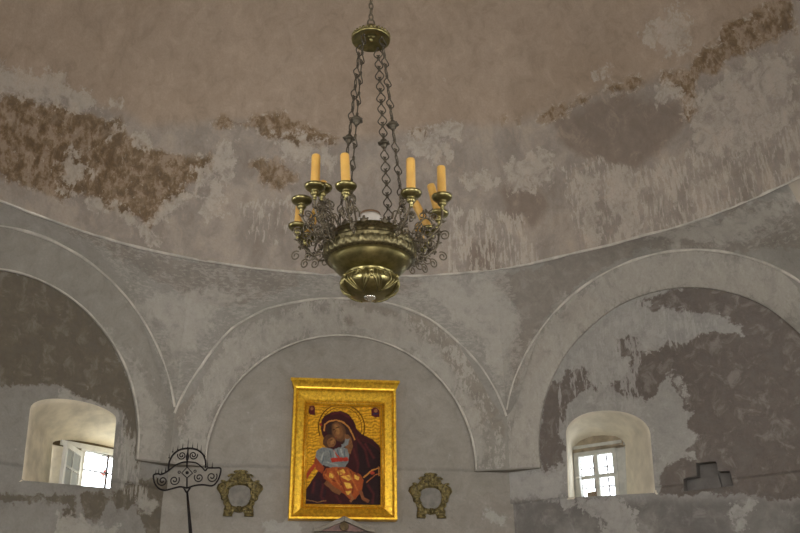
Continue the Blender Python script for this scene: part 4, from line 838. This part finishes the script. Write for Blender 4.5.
mb = MB(); mb.tube([(.022*math.cos(a), 0, 5.515+.03*math.sin(a)) for a in np.linspace(0, 2*PI, 20)[:-1]], .006, 6, closed=True); ring_link = at(mb, 'hanging_ring', M_fil, ch)
lm = MB().tube([(.014*math.cos(a), 0, .028*math.sin(a)) for a in np.linspace(0, 2*PI, 16)[:-1]], .0045, 5, closed=True).mesh('suspension_link'); lm.materials.append(M_fil)
for k in range(75):
    z = 5.565+k*.0445
    if z > 8.9: break
    o = bpy.data.objects.new('suspension_link', lm); COL.objects.link(o); o.parent = ch; o.location = (0, 0, z+ZB); o.rotation_euler = (0, 0, PI/2*(k % 2)+.3)
mb = MB(); mb.tube([(0, 0, 8.88), (0, 0, 9.42)], .012, 8); mb.lathe([(.1, 9.36), (.09, 9.33), (.02, 9.28), (.012, 9.2)], 16); at(mb, 'ceiling_hook', M_fil, ch)

# four chains of heart-shaped links
M_chn = brass('dark_bronze_chain', srgb(92, 84, 70), .5, 60, .4, .6, .6)
def link_mesh(w=.027, h=.078):
    mb = MB()
    for s in (-1, 1):
        mb.tube(curve([Vector(p) for p in ((s*.003, 0, h*.5), (s*.010, 0, h*.34), (s*w, 0, h*.02), (s*w*.92, 0, -h*.20), (s*w*.45, 0, -h*.36), (s*w*.12, 0, -h*.30), (s*w*.15, 0, -h*.18), (s*w*.42, 0, -h*.18))], 4), .0042, 5)
    mb.tube([(-.009, 0, -h*.40), (.009, 0, -h*.40)], .0055, 6); mb.ball((0, 0, h*.5), .0095, (1, 1, 1), 7, 5); mb.ball((0, 0, -h*.40), .0105, (1.5, .9, .8), 7, 5)
    me = mb.mesh('chain_link'); me.materials.append(M_chn); return me
LM = link_mesh()
def pend_mesh():
    mb = MB(); mb.lathe([(.003, .045), (.008, .040), (.005, .034), (.016, .026), (.020, .018), (.016, .012), (.034, .006), (.036, 0), (.028, -.006), (.016, -.014), (.018, -.022), (.010, -.032), (.004, -.040), (.001, -.048)], 12, mod=lambda a, i, z: 1+.18*abs(math.sin(a*3)))
    me = mb.mesh('chain_rosette'); me.materials.append(M_chn); return me
PM = pend_mesh()
for ci, adeg in enumerate((-38, 52, 142, 232)):
    a = math.radians(adeg); Dv = Vector((math.sin(a), -math.cos(a), 0))
    top = Dv*.085+Vector((0, 0, 5.37)); bot = Dv*.235+Vector((0, 0, 4.0)); d = bot-top; L = d.length; n = int(L/.080)
    cr = empty('chain', (0, 0, 0), ch)
    q = (-d).to_track_quat('Z', 'Y').to_matrix()
    mid = 8
    for k in range(n):
        p = top+d*((k+.5)/n); tw = (1.25, .85, .05, 1.0)[ci]+(.3 if k % 2 else -.3)*(1 if ci else 1)
        if k == mid:
            o = bpy.data.objects.new('chain_rosette', PM)
        else: o = bpy.data.objects.new('chain_link', LM)
        COL.objects.link(o); o.parent = cr
        zax = (-d).normalized(); xax = Vector((math.cos(tw), math.sin(tw), 0)); xax = (xax-zax*xax.dot(zax)).normalized(); yax = zax.cross(xax)
        M = Matrix((xax, yax, zax)).transposed().to_4x4(); M.translation = p+Vector((0, 0, ZB)); o.matrix_local = M

# candle arms: (angle from the near side towards the right, radius, cup height, candle height or 0, lean dx, lean dy)
CUPS = [(-50, .450, 4.122, .215, 0, 0, 'upright yellow candle on the near left arm, second from the left among the front candles'),
        (-23.4, .450, 4.068, .215, -.01, 0, 'upright yellow candle in front of the left chain, nearest to the middle on the left'),
        (-67, .450, 4.088, 0, 0, 0, None),
        (-110, .450, 4.078, .215, .01, 0, 'yellow candle at the far left edge of the chandelier, behind an empty cup'),
        (-126, .455, 4.062, .205, .06, 0, 'yellow candle leaning right on the far left arm, low behind the filigree'),
        (24.5, .450, 4.048, .232, 0, 0, 'upright yellow candle beside the right chains, the left one of the right-hand front pair'),
        (63, .450, 4.144, .215, 0, 0, 'upright yellow candle at the far right edge of the chandelier, brightest on the right'),
        (101, .442, 4.180, .215, -.045, .01, 'thin yellow candle leaning left just behind the rightmost candle'),
        (116, .44, 4.12, .200, -.095, 0, 'yellow candle tilted strongly left behind the right filigree arm'),
        (128, .450, 4.055, .150, -.02, 0, 'lowest yellow candle on the far right arm, half hidden by filigree'),
        (-57, .36, 4.165, .055, .01, 0, 'short yellow candle stub just behind the near left candle')]
def arm(ang, rc, zc):
    root = empty('arm', (0, 0, ZB), ch); root.rotation_euler = (0, 0, ang)   # local -y points outwards
    def F(r, z, x=0): return Vector((x, -r, z))
    mb = MB()
    mb.tube(curve([F(.258, 3.905), F(.30, 3.89), F(.345, 3.885), F(rc-.06, 3.92), F(rc-.012, 3.975), F(rc, zc-.075)], 6), .0072, 7)
    mb.tube(curve([F(.258, 3.945), F(.30, 3.995), F(.34, 4.03), F(.375, 4.01), F(.39, 3.97), F(.37, 3.94)], 5), .0055, 6); mb.build('arm_bar', M_fil, root)
    def sp(c, r0, r1, a0, tu, x=0, rad=.0045, n=20):
        m_ = MB(); m_.tube([F(c[0]+(r0+(r1-r0)*i/n)*math.cos(a0+tu*2*PI*i/n), c[1]+(r0+(r1-r0)*i/n)*math.sin(a0+tu*2*PI*i/n), x) for i in range(n+1)], rad, 5); m_.build('scroll', M_fil, root)
    sp((.315, 3.872), .030, .008, 1.4, 1.4); sp((rc-.075, 3.868), .034, .008, 1.0, 1.5, .012); sp((rc+.012, 3.895), .032, .008, 2.2, -1.4, -.01); sp((.325, 4.055), .028, .007, 4.2, 1.4, .01); sp((rc-.05, 4.02), .028, .006, 3.4, -1.4, -.012)
    for sx in (-1, 1):
        m_ = MB(); m_.tube([F(rc-.04+.0*i, 3.945+.026*math.sin(i*.36)*(1-.035*i), sx*(.012+.026*(1-math.cos(i*.36))*.5+.006*i*.3)) for i in range(20)], .004, 5); m_.build('side_scroll', M_fil, root)
        m_ = MB(); m_.tube([F(.31+.02*math.cos(i*.36), 3.975+.026*math.sin(i*.36), sx*(.010+.004*i*.5)) for i in range(18)], .004, 5); m_.build('side_scroll', M_fil, root)
    for r_, z_, x_ in ((.345, 4.07, .0), (rc-.03, 3.935, .022), (.30, 3.935, -.016)):
        m_ = MB()
        for k in range(5):
            t_ = k*2*PI/5; m_.ball(F(r_+.013*math.cos(t_), z_+.013*math.sin(t_), x_), .0085, (1, .8, 1), 6, 4)
        m_.ball(F(r_, z_, x_), .008, (1.4, 1, 1), 6, 4); m_.build('flower', M_fil, root)
    for r_, z_, b_ in ((.36, 4.06, .5), (rc-.02, 4.0, -.4), (.33, 3.90, 2.4)):
        m_ = MB(); m_.tube([F(r_, z_), F(r_+.02*math.cos(b_), z_+.02*math.sin(b_), .006), F(r_+.045*math.cos(b_+.3), z_+.045*math.sin(b_+.3), .01)], [.003, .010, .001], 5); m_.build('leaf', M_fil, root)
    c = MB(); c.lathe([(.001, -.085), (.008, -.080), (.013, -.070), (.009, -.060), (.020, -.050), (.028, -.038), (.022, -.028), (.018, -.022), (.034, -.018), (.052, -.010), (.060, .002), (.061, .012), (.058, .014), (.054, .004), (.036, -.004), (.031, .004), (.031, .018), (.028, .018), (.027, -.004), (.001, -.004)], 28, F(rc, zc)); c.build('candle_cup', M_br, root)
for ang_, rc_, zc_, hc_, lx, ly, lab in CUPS:
    a = math.radians(ang_)
    arm(a, rc_, zc_)
    if hc_:
        p = Vector((rc_*math.sin(a), -rc_*math.cos(a), zc_-.004))
        mb = MB(); r = .0265 if hc_ > .1 else .022
        top = Vector((lx, ly, hc_)); M = top.normalized().to_track_quat('Z', 'Y').to_matrix(); hh = top.length
        mb.lathe([(.001, 0), (r, 0), (r*1.0, .03), (r*.985, hh*.5), (r*.96, hh-.012), (r*.86, hh-.003), (r*.5, hh-.001), (.001, hh-.004)], 20, (0, 0, 0), M)
        cd = empty('candle', p); tag(cd, lab, 'candle', 'candles on the chandelier')
        mb.build('wax', M_wax, cd)
        w = MB(); w.tube([M @ Vector((0, 0, hh-.005)), M @ Vector((.001, 0, hh+.006))], .0016, 5); w.build('wick', M_wick, cd)
# votive glass standing in the bowl
t = NT('smoky_glass'); t.b.inputs['Base Color'].default_value = (.62, .58, .52, 1); t.b.inputs['Roughness'].default_value = .25; t.b.inputs['Transmission Weight'].default_value = .35; M_sg = t.m
def ZL(mb, prof, n): mb.lathe([(r, z*1.6) for r, z in prof], n)
vg = empty('votive_glass', (0, 0, 3.921)); tag(vg, 'squat smoky votive glass with red rim inside standing in the middle of the brass bowl', 'votive glass')
mb = MB(); ZL(mb, [(.001, 0), (.055, 0), (.066, .02), (.074, .055), (.078, .085), (.074, .104), (.062, .116), (.058, .114), (.068, .10), (.070, .06), (.05, .012), (.001, .010)], 40); mb.build('glass', M_sg, vg)
mb = MB(); ZL(mb, [(.060, .114), (.064, .118), (.060, .124), (.054, .120)], 40); mb.build('brown_rim', simple('brown_rim', srgb(110, 84, 58), .5), vg)
mb = MB(); ZL(mb, [(.001, .130), (.02, .130), (.040, .124), (.052, .112), (.05, .03), (.001, .02)], 32); mb.build('red_wax', simple('red_wax', srgb(205, 40, 34), .4, 0, .1), vg)
